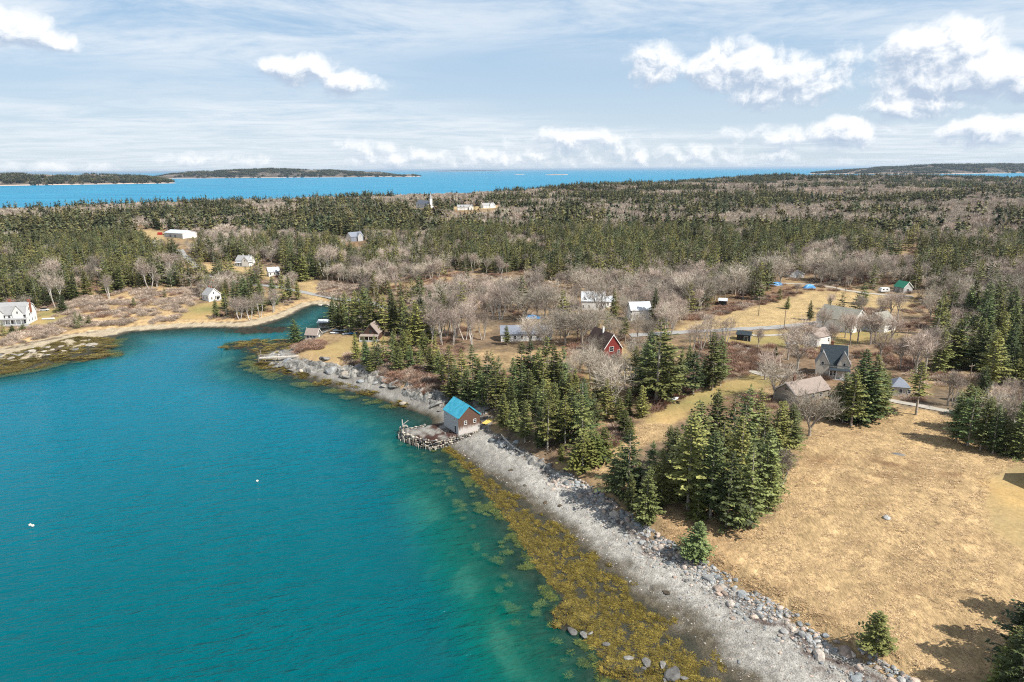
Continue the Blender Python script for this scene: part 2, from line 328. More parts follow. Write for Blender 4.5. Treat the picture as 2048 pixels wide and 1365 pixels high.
def zone_eval(P, z):
    """zone number, colour for every point"""
    x, y = P[:, 0], P[:, 1]; n = len(P)
    w = np.stack([fbm(x/5, y/5, 3, 41)-.5, fbm(x/5, y/5, 3, 57)-.5], 1)*5*np.clip(y/200, .4, 2)[:, None]
    Pw = P + w
    col = np.tile(C_FLOOR, (n, 1)); zone = np.zeros(n, int)
    nz = fbm(x/9, y/9, 4, 5)[:, None]; nb = fbm(x/40, y/40, 3, 6)[:, None]
    col = col*(0.65+.7*nz) * (1+ (nb-.5)*np.array([.5, .1, -.2]))
    pat = ss(.47, .62, fbm(x/22, y/22, 4, 101))[:, None]*.75; col = col*(1-pat) + C_STRAW*.85*(.7+.6*nz)*pat
    def lay(poly, c, zi, soft=2.0):
        nonlocal col
        s = sdist(Pw, poly); a = ss(-soft, soft, s)[:, None]
        col = col*(1-a) + c*a
        if zi is not None: zone[s > 0] = zi
    far_straw = C_STRAW*(.75+.5*nz)
    for k in BRUSH: lay(BRUSH[k], (C_BRUSH if k not in 'ah' else C_STRAW*.9)*(.6+.8*nz)*(1+(nb-.5)*.5), None, 3)
    big = fbm(x/16+4, y/16, 4, 77)[:, None]; fine = fbm(x/1.6, y/1.6, 3, 78)[:, None]
    mead = C_STRAW*1.12*(.68+.64*fine)*(.85+.3*big); dark = ss(.56, .72, big)
    mead = mead*(1-.45*dark) + np.array([.21, .115, .055])*.45*dark
    uu = x*.78-y*.62+1.6*fbm(x/14, y/14, 2, 120); vv = x*.62+y*.78; mead = mead*(.74+.52*fbm(uu/1.1, vv/20, 3, 121))[:, None]
    for (ex, ey, rx, ry, k_) in STAIN:
        e_ = np.exp(-((x-ex)/rx)**2-((y-ey)/ry)**2)*k_*ss(.38, .6, fbm(x/2.6, y/2.6, 3, 111)); mead = mead*(1-e_[:, None]) + np.array([.135, .075, .04])*e_[:, None]
    lay(Z['meadow'], mead, 3, 1.2)
    for k in ('hayfield', 'straw_hill', 'straw_path', 'straw_barn', 'straw_church'): lay(Z[k], C_HAY*(.72+.3*nz+.25*fine), 4, 3)
    lay(Z['straw_mid'], C_STRAW*(.7+.6*fine), 3, 2)
    for k in ('verge', 'lawn_mid', 'lawn_cottage', 'lawn_manor', 'yard'): lay(Z[k], (C_LAWN*.62+C_STRAW*.33)*(.65+.4*nz+.3*big)*(1+(big-.5)*np.array([.7, .3, .5])), 5, 2)
    lay(Z['lawn_point'], C_HAY*(.75+.3*nz)*np.array([.95, .95, .85]), 5, 2)
    lay(Z['lawn_edge'], (C_LAWN*.3+C_STRAW*.7)*(.75+.5*big)*(1+(big-.5)*np.array([.3, 0, -.5])), 5, 2.5)
    # strip of straw above the beach bank
    s0 = F_SHORE(P); sb_ = F_BANK(P); sea = sb_ > 0; wat = s0 > 0; db = np.abs(sb_); d0 = np.abs(s0)
    a = ((~sea) & (db < 7) & (y > 225)).astype(float)[:, None]*ss(7, 2, db)[:, None]
    col = col*(1-a) + C_STRAW*(.7+.6*fine)*a
    # beach
    t = d0/(d0+db+1e-6); tt = np.clip(t + (fbm(x/4, y/4, 4, 15)-.5)*.30, 0, 1.2)
    wf = np.interp(y, *WEED_Y); wf = np.where((x < -130) & (y < 330), .85, wf)
    pn = fbm(x/.7, y/.7, 2, 91)[:, None]
    grav = C_GRAVEL*(.55+.9*pn)*(.8+.4*nz)*(.62+.38*ss(.3, .75, tt))[:, None]
    wet = C_WET*(.6+.8*pn)
    bc = wet*(1-ss(wf-.02, wf+.22, tt))[:, None] + grav*ss(wf-.02, wf+.22, tt)[:, None]
    wk = ss(.0, .05, tt-wf+.06)[:, None]
    bc = (C_MUD*.9*(1-wk)+ np.array([.075, .062, .03])*wk*0 + bc*wk)
    sandm = ((x < -95) & (y > 285) & (tt > .3)).astype(float)[:, None]
    bc = bc*(1-sandm) + C_SAND*(.7+.6*pn)*sandm
    north = ((y > 205) & (x > -110) & (y < 300)).astype(float)[:, None]*ss(.45, .7, tt)[:, None]
    bc = bc*(1-north) + C_ROCK*.75*(.45+1.0*nz)*north
    wrack = (np.exp(-((tt-.93)/.045)**2)*(fbm(x/7, y/7, 2, 19) > .42))[:, None]*.8
    bc = bc*(1-wrack) + np.array([.05, .022, .015])*wrack
    m = sea & ~wat
    col[m] = bc[m]; zone[m] = 2
    # seabed
    dp = np.clip(-z, 0, 20)
    sb = (C_MUD*.55*(.4+1.2*fine)); sand = np.array([.17, .24, .17])
    patch = ss(.46, .62, fbm(x/9+7, y/9, 3, 63))*ss(1.3, 2.4, dp)
    sb = sb*(1-patch[:, None]) + sand*patch[:, None]
    col[wat] = sb[wat]; zone[wat] = 1
    fs = (z < 0) & ~wat; col[fs & ~m] = np.array([.05, .09, .09]); zone[fs & ~m] = 1
    lb = (z >= 0) & (z < 1.2) & (y > 1000); col[lb] = C_ROCK
    pd = sdist(P, PLAT); pm = pd > -.2
    rr = np.array([.055, .028, .022])*(.6+.9*fine); gr2 = C_GRAVEL*.75*(.6+.8*pn); k2 = ss(.44, .56, fbm(x/3, y/3, 3, 29))[:, None]
    col[pm] = (rr*k2+gr2*(1-k2))[pm]; zone[pm] = 2
    return zone, col

def mesh_np(name, V, Fq, mat=None, smooth=True, **attrs):
    """one mesh from numpy quads (or tris); attrs = per-vertex float or colour layers"""
    me = bpy.data.meshes.new(name); V = np.asarray(V, np.float32); Fq = np.asarray(Fq, np.int32); k = Fq.shape[1]
    me.vertices.add(len(V)); me.vertices.foreach_set('co', V.ravel())
    me.loops.add(Fq.size); me.loops.foreach_set('vertex_index', Fq.ravel())
    me.polygons.add(len(Fq)); me.polygons.foreach_set('loop_start', np.arange(0, Fq.size, k, dtype=np.int32))
    me.polygons.foreach_set('loop_total', np.full(len(Fq), k, np.int32))
    me.polygons.foreach_set('use_smooth', np.full(len(Fq), smooth, bool))
    me.update(calc_edges=True)
    for an, av in attrs.items():
        av = np.asarray(av, np.float32)
        if av.ndim == 1: la = me.attributes.new(an, 'FLOAT', 'POINT'); la.data.foreach_set('value', av)
        else:
            la = me.attributes.new(an, 'FLOAT_COLOR', 'POINT')
            la.data.foreach_set('color', np.c_[av, np.ones(len(av))].astype(np.float32).ravel())
    if mat: me.materials.append(mat)
    return me
def add(name, me, parent=None, kind=None, label=None, cat=None, group=None, mat=None):
    o = bpy.data.objects.new(name, me); COL.objects.link(o)
    if mat is not None and not len(me.materials): me.materials.append(mat)
    if parent is not None: o.parent = parent
    if kind: o['kind'] = kind
    if label: o['label'] = label
    if cat: o['category'] = cat
    if group: o['group'] = group
    return o
def empty(name, loc=(0, 0, 0), rz=0.0, label=None, cat=None, group=None):
    o = bpy.data.objects.new(name, None); COL.objects.link(o); o.location = loc; o.rotation_euler = (0, 0, rz)
    o.empty_display_size = .5
    if label: o['label'] = label
    if cat: o['category'] = cat
    if group: o['group'] = group
    return o

def pmat(name, rough=.8, spec=.3):
    m = bpy.data.materials.new(name); m.use_nodes = True; t = NT(m.node_tree)
    b = t.n['Principled BSDF']; b.inputs['Roughness'].default_value = rough
    b.inputs['Specular IOR Level'].default_value = spec
    return m, t, b
# ground: colour from the zone layer, broken up by grain and clods
def ground_mat(name, fine, coarse, contrast, bump, rough=.95, streak=None, ck=.6):
    m, t, b = pmat(name, rough, .15)
    tc = t.new('ShaderNodeNewGeometry').outputs['Position']
    at = t.new('ShaderNodeAttribute', attribute_name='zone_colour')
    v = tc if streak is None else t.vmath('MULTIPLY', tc, streak)
    n1 = t.noise(v, fine, 5, .65); n2 = t.noise(tc, coarse, 4, .6)
    k = t.math('MULTIPLY', t.ramp(n1, .25, .75, 1-contrast, 1+contrast, False), t.ramp(n2, .25, .75, 1-contrast*ck, 1+contrast*ck, False))
    t.set(b.inputs['Base Color'], t.vmath('SCALE', at.outputs['Color'], None, None) if False else t.mix(1.0, at.outputs['Color'], t.new('ShaderNodeCombineXYZ', {0: k, 1: k, 2: k}), 'MULTIPLY'))
    bp = t.new('ShaderNodeBump', {'Strength': bump, 'Distance': .35, 'Height': n1}); t.set(b.inputs['Normal'], bp)
    return m
M = {}
M['soil'] = ground_mat('forest_floor', .55, .09, .5, .7)
M['straw'] = ground_mat('dry_grass', 1.3, .22, .42, 1.0, streak=(1.5, .55, 1))
M['lawn'] = ground_mat('mown_grass', 1.2, .15, .22, .4)
M['gravel'] = ground_mat('gravel', 3.4, .3, .6, .9, ck=.2)
M['bed'] = ground_mat('sea_floor', .9, .2, .5, .5)

def polar(nc, amax, rows, amin=None):
    th = np.linspace(math.radians(-amax if amin is None else amin), math.radians(amax), nc); R = np.asarray(rows)
    X = np.outer(R, np.sin(th)); Y = np.outer(R, np.cos(th))
    P = np.stack([X.ravel(), Y.ravel()], 1)
    i = np.arange((len(R)-1)*nc).reshape(len(R)-1, nc)[:, :-1].ravel()
    return P, np.stack([i, i+1, i+nc+1, i+nc], 1)
dep = np.radians(np.concatenate([np.linspace(62, 12, 360), np.linspace(11.9, .75, 230)]))
P, F = polar(580, 47, 80/np.tan(dep))
z = HT(P); zone, zcol = zone_eval(P, z)
x, y = P[:, 0], P[:, 1]
tus = (fbm(x/1.1, y/1.1, 3, 71)-.5)
z = z + np.where(zone == 3, tus*.16 + (fbm(x/.5, y/.5, 2, 72)-.5)*.08, 0) + np.where(zone == 0, tus*.5, 0) + np.where(zone == 2, (fbm(x/.9, y/.9, 3, 73)-.5)*.16, 0)
V = np.c_[P, z]
NAMES = {0: ('ground', 'soil'), 1: ('sea_floor', 'bed'), 2: ('beach', 'gravel'), 3: ('meadow', 'straw'), 4: ('field', 'straw'), 5: ('lawn', 'lawn')}
fz = np.round(np.median(zone[F], axis=1)).astype(int)
for zi, (nm, mk) in NAMES.items():
    ff = F[fz == zi]
    if not len(ff): continue
    u, inv = np.unique(ff, return_inverse=True)
    add(nm, mesh_np(nm, V[u], inv.reshape(-1, 4), M[mk], True, zone_colour=zcol[u]), kind='structure')

# ------------------------------------------------------------------ water
m, t, b = pmat('water', .12, .38); b.inputs['IOR'].default_value = 1.33
pos = t.new('ShaderNodeNewGeometry').outputs['Position']
dpt = t.new('ShaderNodeAttribute', attribute_name='depth').outputs['Fac']
psx = t.new('ShaderNodeSeparateXYZ', {0: pos})
dist = t.vmath('LENGTH', pos)
rv = t.vmath('MULTIPLY', pos, (.34, 1.0, 1))
rot = t.new('ShaderNodeVectorRotate', {'Vector': pos, 'Angle': math.radians(-14)}); rv = t.vmath('MULTIPLY', rot, (.33, 1.0, 1))
w1 = t.noise(rv, .42, 3, .6, dist=.4); w2 = t.noise(rv, 1.3, 2, .5); w3 = t.noise(pos, .035, 3, .5)
w4 = t.noise(t.vmath('MULTIPLY', pos, (.0025, .016, 1)), 1.0, 3, .55)
hgt = t.math('MULTIPLY_ADD', w2, .40, w1)
gust = t.ramp(w3, .35, .65, .45, 1.0)
bp = t.new('ShaderNodeBump', {'Strength': t.math('MULTIPLY', gust, .9), 'Distance': 1.5, 'Height': hgt}); t.set(b.inputs['Normal'], bp)
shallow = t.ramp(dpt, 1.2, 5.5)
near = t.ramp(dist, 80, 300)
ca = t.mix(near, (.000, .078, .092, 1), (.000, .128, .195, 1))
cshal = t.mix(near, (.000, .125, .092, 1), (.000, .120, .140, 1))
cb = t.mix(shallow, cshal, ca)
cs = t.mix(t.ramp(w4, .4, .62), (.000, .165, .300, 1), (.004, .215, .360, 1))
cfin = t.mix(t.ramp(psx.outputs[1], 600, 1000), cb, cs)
cfin = t.mix(1.0, cfin, t.new('ShaderNodeCombineXYZ', {i: t.ramp(t.math('MULTIPLY_ADD', w3, .5, t.math('MULTIPLY', w1, .5)), .3, .7, .88, 1.12, False) for i in range(3)}), 'MULTIPLY')  # faint light and dark of the ripples painted into the colour, with broad patches
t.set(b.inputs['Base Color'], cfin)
t.set(b.inputs['Specular IOR Level'], t.ramp(dist, 120, 900, .07, .04)); b.inputs['Specular Tint'].default_value = (.45, .85, 1.0, 1)
t.set(b.inputs['Roughness'], t.ramp(dist, 150, 1500, .14, .30))
al = t.math('SUBTRACT', 1.0, t.math('EXPONENT', t.math('MULTIPLY', dpt, -.42)), clamp=True)
al = t.math('MAXIMUM', al, .10)
tr = t.new('ShaderNodeBsdfTransparent', {0: (.80, .95, .92, 1)})
mx = t.new('ShaderNodeMixShader', {0: al, 1: tr, 2: b})
t.set(t.n['Material Output'].inputs[0], mx); M['water'] = m
R1 = 80/np.tan(np.radians(np.concatenate([np.linspace(62, 10, 240), np.linspace(9.9, .9, 110)])))
R2 = np.geomspace(R1[-1], 160000, 60)[1:]
P, F = polar(380, 47, np.r_[R1, R2]); gz = HT(P)
dp = np.clip(-gz, 0, 30); dp = np.where(P[:, 1] > 700, 20, dp)
land = (gz > .25)
F = F[~land[F].all(1)]
bay = (F_SHORE(P) > 0) | (np.hypot(P[:, 0], P[:, 1]) < 600)
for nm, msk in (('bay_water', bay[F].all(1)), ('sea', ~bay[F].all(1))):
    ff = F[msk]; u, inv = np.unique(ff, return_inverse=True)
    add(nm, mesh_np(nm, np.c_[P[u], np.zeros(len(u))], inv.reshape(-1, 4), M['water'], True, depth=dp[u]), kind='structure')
# ------------------------------------------------------------------ mesh builder
class MB:
    def __init__(s): s.v = []; s.f = []
    def poly(s, pts): i = len(s.v); s.v += [tuple(p) for p in pts]; s.f.append(tuple(range(i, i+len(pts))))
    def box(s, x0, x1, y0, y1, z0, z1):
        i = len(s.v)
        s.v += [(x0, y0, z0), (x1, y0, z0), (x1, y1, z0), (x0, y1, z0), (x0, y0, z1), (x1, y0, z1), (x1, y1, z1), (x0, y1, z1)]
        s.f += [(i, i+3, i+2, i+1), (i+4, i+5, i+6, i+7), (i, i+1, i+5, i+4), (i+1, i+2, i+6, i+5), (i+2, i+3, i+7, i+6), (i+3, i, i+4, i+7)]
        return s
    def prism(s, pts, e):                       # pts: 3d outline, e: extrusion vector
        i = len(s.v); n = len(pts); e = np.array(e, float)
        s.v += [tuple(p) for p in pts] + [tuple(np.array(p)+e) for p in pts]
        s.f += [tuple(range(i+n-1, i-1, -1)), tuple(range(i+n, i+2*n))] + [(i+k, i+(k+1) % n, i+n+(k+1) % n, i+n+k) for k in range(n)]
        return s
    def tube(s, path, rad, n=6, cap=True):
        path = [np.array(p, float) for p in path]; rad = rad if hasattr(rad, '__len__') else [rad]*len(path)
        i0 = len(s.v)
        for k, p in enumerate(path):
            d = path[min(k+1, len(path)-1)]-path[max(k-1, 0)]; d /= np.linalg.norm(d)+1e-9
            a = np.cross(d, (0, 0, 1.0) if abs(d[2]) < .9 else (1.0, 0, 0)); a /= np.linalg.norm(a); c = np.cross(d, a)
            for j in range(n):
                t = 2*math.pi*j/n; s.v.append(tuple(p + (a*math.cos(t)+c*math.sin(t))*rad[k]))
        for k in range(len(path)-1):
            for j in range(n):
                a = i0+k*n+j; b = i0+k*n+(j+1) % n; s.f.append((a, b, b+n, a+n))
        if cap: s.f += [tuple(i0+j for j in range(n))[::-1], tuple(i0+(len(path)-1)*n+j for j in range(n))]
        return s
    def mesh(s, name, mat=None, smooth=False):
        me = bpy.data.meshes.new(name); me.from_pydata(s.v, [], s.f); me.update()
        bm = bmesh.new(); bm.from_mesh(me); bmesh.ops.recalc_face_normals(bm, faces=bm.faces); bm.to_mesh(me); bm.free()
        if smooth: me.polygons.foreach_set('use_smooth', np.ones(len(me.polygons), bool))
        if mat: me.materials.append(mat)
        return me
    def obj(s, name, mat, parent=None, smooth=False, **kw): return add(name, s.mesh(name, mat, smooth), parent, **kw)

def smat(name, c, rough=.7, var=.2, scale=1.2, bands=None, bump=.15, spec=.3, c2=None, metallic=0.0):
    """paint, shingle, wood, metal: a base colour with blotches; bands = courses per metre in z"""
    m, t, b = pmat(name, rough, spec); b.inputs['Metallic'].default_value = metallic
    tc = t.new('ShaderNodeTexCoord').outputs['Object']
    n = t.noise(tc, scale, 5, .65); f = t.noise(tc, scale*9, 3, .6)
    k = t.math('MULTIPLY', t.ramp(n, .28, .72, 1-var, 1+var, False), t.ramp(f, .28, .72, 1-var*.7, 1+var*.7, False))
    base = t.mix(t.ramp(n, .42, .62), c+(1,), (c2 or c)+(1,))
    if bands:
        zz = t.new('ShaderNodeSeparateXYZ', {0: tc}).outputs[2]
        fr = t.math('FRACT', t.math('MULTIPLY', zz, bands)); k = t.math('MULTIPLY', k, t.ramp(fr, 0, .25, .82, 1.0))
    t.set(b.inputs['Base Color'], t.mix(1.0, base, t.new('ShaderNodeCombineXYZ', {0: k, 1: k, 2: k}), 'MULTIPLY'))
    bp = t.new('ShaderNodeBump', {'Strength': bump, 'Distance': .05, 'Height': f}); t.set(b.inputs['Normal'], bp)
    M[name] = m; return m
smat('white_siding', (.72, .71, .68), .6, .06, .6, 5, .1)
smat('cream_siding', (.55, .50, .42), .7, .08, .6, 5, .1)
smat('grey_clapboard', (.46, .46, .45), .85, .22, .8, 5, .3, c2=(.36, .36, .36))
smat('brown_shingle', (.085, .045, .03), .9, .3, .8, 4, .3)
smat('red_siding', (.20, .030, .026), .7, .16, .6, 4, .15)
smat('tan_siding', (.30, .26, .21), .75, .12, .6, 5, .12)
smat('black_siding', (.022, .024, .027), .6, .2, .8, 4, .15)
smat('grey_shingle_wall', (.21, .20, .19), .9, .25, .9, 4, .3)
smat('blue_metal', (.030, .29, .41), .38, .16, .7, None, .04, .5, c2=(.05, .32, .43))
smat('grey_roof', (.30, .30, .30), .85, .14, .9, 4, .2)
smat('silver_roof', (.50, .53, .56), .35, .1, .6, None, .05, .5)
smat('dark_roof', (.026, .038, .047), .85, .25, .9, 4, .2)
smat('taupe_roof', (.27, .22, .19), .9, .14, .9, 4, .2)
smat('brown_roof', (.085, .055, .045), .9, .2, .9, 4, .2)
smat('green_metal', (.012, .17, .10), .35, .08, .6, None, .05, .5)
smat('slate_roof', (.19, .21, .25), .8, .14, .9, 4, .2)
smat('moss_roof', (.25, .24, .20), .9, .2, .9, 4, .2)
smat('trim_white', (.78, .77, .74), .5, .04, .6)
smat('trim_dark', (.05, .055, .06), .6, .1, .6)
smat('glass', (.018, .022, .028), .08, .1, .6, None, 0, .6)
smat('brick', (.26, .10, .06), .9, .25, 2, 8, .3)
smat('bleached_wood', (.46, .42, .37), .9, .2, 1.5, None, .3)
smat('old_timber', (.15, .12, .09), .9, .4, 1.5, None, .5, c2=(.30, .25, .20))
smat('yellow_wood', (.62, .45, .13), .7, .1, 1)
smat('pole_wood', (.20, .16, .12), .9, .2, 1)
smat('white_hull', (.72, .73, .74), .35, .05, 1)
smat('blue_tarp', (.06, .25, .52), .45, .2, 1.2)
smat('red_paint', (.42, .03, .025), .5, .1, 1)
smat('asphalt', (.27, .265, .255), .95, .12, .25, None, .3)
smat('track', (.36, .33, .28), .95, .2, .4, None, .3)
smat('wire', (.06, .06, .06), .5, .05, 1)
smat('buoy_paint', (.75, .66, .55), .5, .05, 1)
# seaward shed: brown shingles, bleached pale towards the salt-washed foot
m, t, b = pmat('weathered_shingle', .9, .2)
tc = t.new('ShaderNodeTexCoord').outputs['Object']; zz = t.new('ShaderNodeSeparateXYZ', {0: tc}).outputs[2]
n = t.noise(t.vmath('MULTIPLY', tc, (1, 1, .35)), 1.4, 6, .7); f = t.noise(tc, 9, 3, .6)
w = t.ramp(t.math('MULTIPLY_ADD', n, 3.4, t.math('MULTIPLY', zz, -1.0)), -.9, .9)
cc = t.mix(w, (.115, .066, .047, 1), (.50, .46, .43, 1)); k = t.ramp(f, .3, .7, .62, 1.38, False)
t.set(b.inputs['Base Color'], t.mix(1.0, cc, t.new('ShaderNodeCombineXYZ', {0: k, 1: k, 2: k}), 'MULTIPLY')); M['weathered_shingle'] = m

# ------------------------------------------------------------------ roads
def ribbon(name, pts, w, mat, lift=.07, label=None):
    d = np.r_[0, np.cumsum(np.linalg.norm(np.diff(pts, axis=0), axis=1))]
    s = np.arange(0, d[-1], 2.5); c = np.stack([np.interp(s, d, pts[:, 0]), np.interp(s, d, pts[:, 1])], 1)
    for _ in range(6): c[1:-1] = (c[:-2]+c[1:-1]*2+c[2:])/4
    tg = np.gradient(c, axis=0); tg /= np.linalg.norm(tg, axis=1)[:, None]; nn = np.stack([-tg[:, 1], tg[:, 0]], 1)
    offs = np.array([-1, -.5, 0, .5, 1])*w/2
    jit = 1+.08*np.sin(s*.7)[:, None]
    Q = (c[:, None, :] + nn[:, None, :]*(offs[None, :, None]*jit[:, :, None])).reshape(-1, 2)
    zz = HT(Q).reshape(-1, 5); zz = np.maximum(zz, zz.mean(1)[:, None]) + lift
    zz[:, 0] -= .05; zz[:, 4] -= .05
    i = (np.arange(len(s)-1)*5)[:, None] + np.arange(4)[None]; i = i.ravel()
    me = mesh_np(name, np.c_[Q, zz.ravel()], np.stack([i, i+1, i+6, i+5], 1), M[mat])
    return add(name, me, kind='structure')
for k, (pts, w) in ROADS.items():
    ribbon({'causeway': 'road', 'village': 'road', 'lane': 'gravel_lane', 'drive': 'driveway', 'garden': 'driveway', 'barn': 'barn_yard_track', 'side': 'driveway'}[k], pts, w,
           'asphalt' if k in ('causeway', 'village') else 'track', .22 if k in ('causeway', 'village') else .16)

# ------------------------------------------------------------------ buildings
HBOX = []; HPOS = []
def bld(name, label, A, B, depth, eave, rise, ridge, wall, roof, gable=None, openings=(), over=.35, z=None, gambrel=False, width=None, sink=1.5,
        dormers=(), chimneys=(), porch=None, trim='trim_white', hip=False, roof_parts=True):
    L = land_at([A, B]) if z is None else np.c_[flat_at([A, B], z), [z, z]]
    a, c = L[0], L[1]; dx = c[:2]-a[:2]
    w = np.linalg.norm(dx) if width is None else width
    rz = math.atan2(dx[1], dx[0]); mid = (a[:2]+c[:2])/2
    ux = np.array([math.cos(rz), math.sin(rz)]); uy = np.array([-ux[1], ux[0]])
    ctr = mid + uy*depth/2
    corners = np.array([mid+ux*i*w/2+uy*j for i in (-1, 1) for j in (0, depth)])
    zb = z if z is not None else float(np.mean(HT(corners)))
    root = empty(name, (mid[0], mid[1], zb), rz, label, 'building' if name not in ('church', 'boathouse', 'barn', 'shed', 'garage') else name)
    h = w/2; top = eave+rise
    R = MB()
    def Wp(pts): k_ = MB(); k_.poly(pts); k_.obj('wall', M[wall], root)
    def Gp(pts): k_ = MB(); k_.poly(pts); k_.obj('gable_wall', M[gable or wall], root)
    if ridge == 'along':
        pr = [(0, -sink), (depth, -sink), (depth, eave), (depth/2, top), (0, eave)]
        if gambrel: pr = [(0, -sink), (depth, -sink), (depth, eave), (depth*.8, eave+rise*.68), (depth/2, top), (depth*.2, eave+rise*.68), (0, eave)]
        if hip: pr = [(0, -sink), (depth, -sink), (depth, eave), (0, eave)]
        for s_ in (-1, 1): Gp([(s_*h, p, q_) for p, q_ in pr])
        Wp([(-h, 0, -sink), (h, 0, -sink), (h, 0, eave), (-h, 0, eave)]); Wp([(-h, depth, -sink), (h, depth, -sink), (h, depth, eave), (-h, depth, eave)])
        prof = pr[2:] if not hip else []
        P3 = lambda p, q_: (-h-over, p, q_); ext = (2*h+2*over, 0, 0); half = depth/2
    else:
        pr = [(-h, -sink), (h, -sink), (h, eave), (0, top), (-h, eave)]
        if gambrel: pr = [(-h, -sink), (h, -sink), (h, eave), (h*.6, eave+rise*.68), (0, top), (-h*.6, eave+rise*.68), (-h, eave)]
        for y_ in (0, depth): Gp([(p, y_, q_) for p, q_ in pr])
        for s_ in (-1, 1): Wp([(s_*h, 0, -sink), (s_*h, depth, -sink), (s_*h, depth, eave), (s_*h, 0, eave)])
        prof = pr[2:]
        P3 = lambda p, q_: (p, -over, q_); ext = (0, depth+2*over, 0); half = 0
    if hip:
        o = over; rl = max(w-depth, .2)/2
        e = [(-h-o, -o, eave), (h+o, -o, eave), (h+o, depth+o, eave), (-h-o, depth+o, eave)]; r1, r2 = (-rl, depth/2, top), (rl, depth/2, top)
        R.poly([e[0], e[1], r2, r1]); R.poly([e[1], e[2], r2]); R.poly([e[2], e[3], r1, r2]); R.poly([e[3], e[0], r1]); R.poly(e[::-1])
    else:
        th = .16
        for (p0, p1) in zip(prof[:-1], prof[1:]):
            (y0, z0), (y1, z1) = p0, p1
            d = np.array([y1-y0, z1-z0]); d /= np.linalg.norm(d); nrm = np.array([-d[1], d[0]])
            if nrm[1] < 0: nrm = -nrm
            q0 = np.array(p0); q1 = np.array(p1)
            if p0 == prof[0]: q0 = q0 - d*over
            if p1 == prof[-1]: q1 = q1 + d*over
            k = [q0+nrm*.02, q1+nrm*.02, q1+nrm*(th+.02), q0+nrm*(th+.02)]
            R.prism([P3(*p) for p in k], ext)
    ro = R.obj('roof', M[roof], root)
    if trim and not hip:                       # barge boards along the gable edges
        for (p0, p1) in zip(prof[:-1], prof[1:]):
            p0, p1 = np.array(p0), np.array(p1); d = (p1-p0)/np.linalg.norm(p1-p0); nrm = np.array([-d[1], d[0]]); nrm = nrm if nrm[1] > 0 else -nrm
            q = [p0-d*over*.9-nrm*.16, p1+d*over*.1*0-nrm*.16, p1+nrm*.1, p0-d*over*.9+nrm*.1]
            if ridge == 'along':
                for xx in (-h-over-.05, h+over): MB().prism([(xx, a_, b_) for a_, b_ in q], (.05, 0, 0)).obj('barge_board', M[trim], root)
            else:
                for yy in (-over-.05, depth+over): MB().prism([(a_, yy, b_) for a_, b_ in q], (0, .05, 0)).obj('barge_board', M[trim], root)
    for op in openings:
        kind, face, u, zc, ww, hh = op[:6]
        Mx = {'F': lambda a_, b_, c_: (a_, -c_, b_), 'K': lambda a_, b_, c_: (-a_, depth+c_, b_), 'L': lambda a_, b_, c_: (-h-c_, depth/2-a_, b_), 'R': lambda a_, b_, c_: (h+c_, depth/2+a_, b_)}[face]
        def bx(mb, u0, u1, v0, v1, t0, t1):
            pts = [Mx(u0, v0, t0), Mx(u1, v0, t0), Mx(u1, v1, t0), Mx(u0, v1, t0)]; e = np.array(Mx(u0, v0, t1))-np.array(Mx(u0, v0, t0)); mb.prism(pts, e)
        if kind == 'w':
            fr = MB(); b_ = .11
            bx(fr, u-ww/2-b_, u-ww/2, zc-hh/2-b_, zc+hh/2+b_, -.02, .07); bx(fr, u+ww/2, u+ww/2+b_, zc-hh/2-b_, zc+hh/2+b_, -.02, .07)
            bx(fr, u-ww/2, u+ww/2, zc+hh/2, zc+hh/2+b_, -.02, .07); bx(fr, u-ww/2, u+ww/2, zc-hh/2-b_, zc-hh/2, -.02, .09); bx(fr, u-ww/2, u+ww/2, zc-.035, zc+.035, -.02, .055)
            wo_ = fr.obj('window', M[op[6] if len(op) > 6 else 'trim_white'], root)
            g = MB(); bx(g, u-ww/2+.005, u+ww/2-.005, zc-hh/2+.005, zc+hh/2-.005, -.02, .03); g.obj('pane', M['glass'], wo_)
        else:
            g = MB(); bx(g, u-ww/2, u+ww/2, zc-hh/2, zc+hh/2, -.02, .05); do = g.obj('door', M[op[6] if len(op) > 6 else 'trim_white'], root)
            fr = MB(); bx(fr, u-ww/2-.1, u-ww/2-.005, zc-hh/2, zc+hh/2+.1, -.02, .08); bx(fr, u+ww/2+.005, u+ww/2+.1, zc-hh/2, zc+hh/2+.1, -.02, .08); bx(fr, u-ww/2, u+ww/2, zc+hh/2+.005, zc+hh/2+.1, -.02, .08); fr.obj('door_frame', M['trim_white'], do)
    for (x, dw, ze, dr, y0, y1, wl, rf) in dormers:      # pointed cross gables on the front slope
        D = MB(); D.poly([(x-dw/2, y0, 0 if ze > eave-.5 and y0 <= 0 else ze-1.2), (x+dw/2, y0, 0 if ze > eave-.5 and y0 <= 0 else ze-1.2), (x+dw/2, y0, ze), (x, y0, ze+dr), (x-dw/2, y0, ze)])
        for s_ in (-1, 1): D.poly([(x+s_*dw/2, y0, ze-1.2), (x+s_*dw/2, y1, ze-1.2), (x+s_*dw/2, y1, ze), (x+s_*dw/2, y0, ze)])
        do = D.obj('dormer', M[wl], root)
        R2 = MB(); sl = np.array([dw/2, dr]); sl /= np.linalg.norm(sl)
        for s_ in (-1, 1):
            n_ = np.array([s_*sl[1], sl[0]]); p0 = np.array([x, ze+dr]); p1 = np.array([x+s_*dw/2, ze]) + np.array([s_*sl[0], -sl[1]])*.25
            k = [p0+n_*.02, p1+n_*.02, p1+n_*.14, p0+n_*.14]
            R2.prism([(a_, y0-.25, b_) for a_, b_ in k], (0, y1-y0+.25, 0))
        R2.obj('dormer_roof', M[rf], do)
        fr = MB(); fr.box(x-.42, x+.42, y0-.05, y0-.005, ze-.5, ze+.75); wo_ = fr.obj('dormer_window', M['trim_white'], do) if dw > 1.8 else None
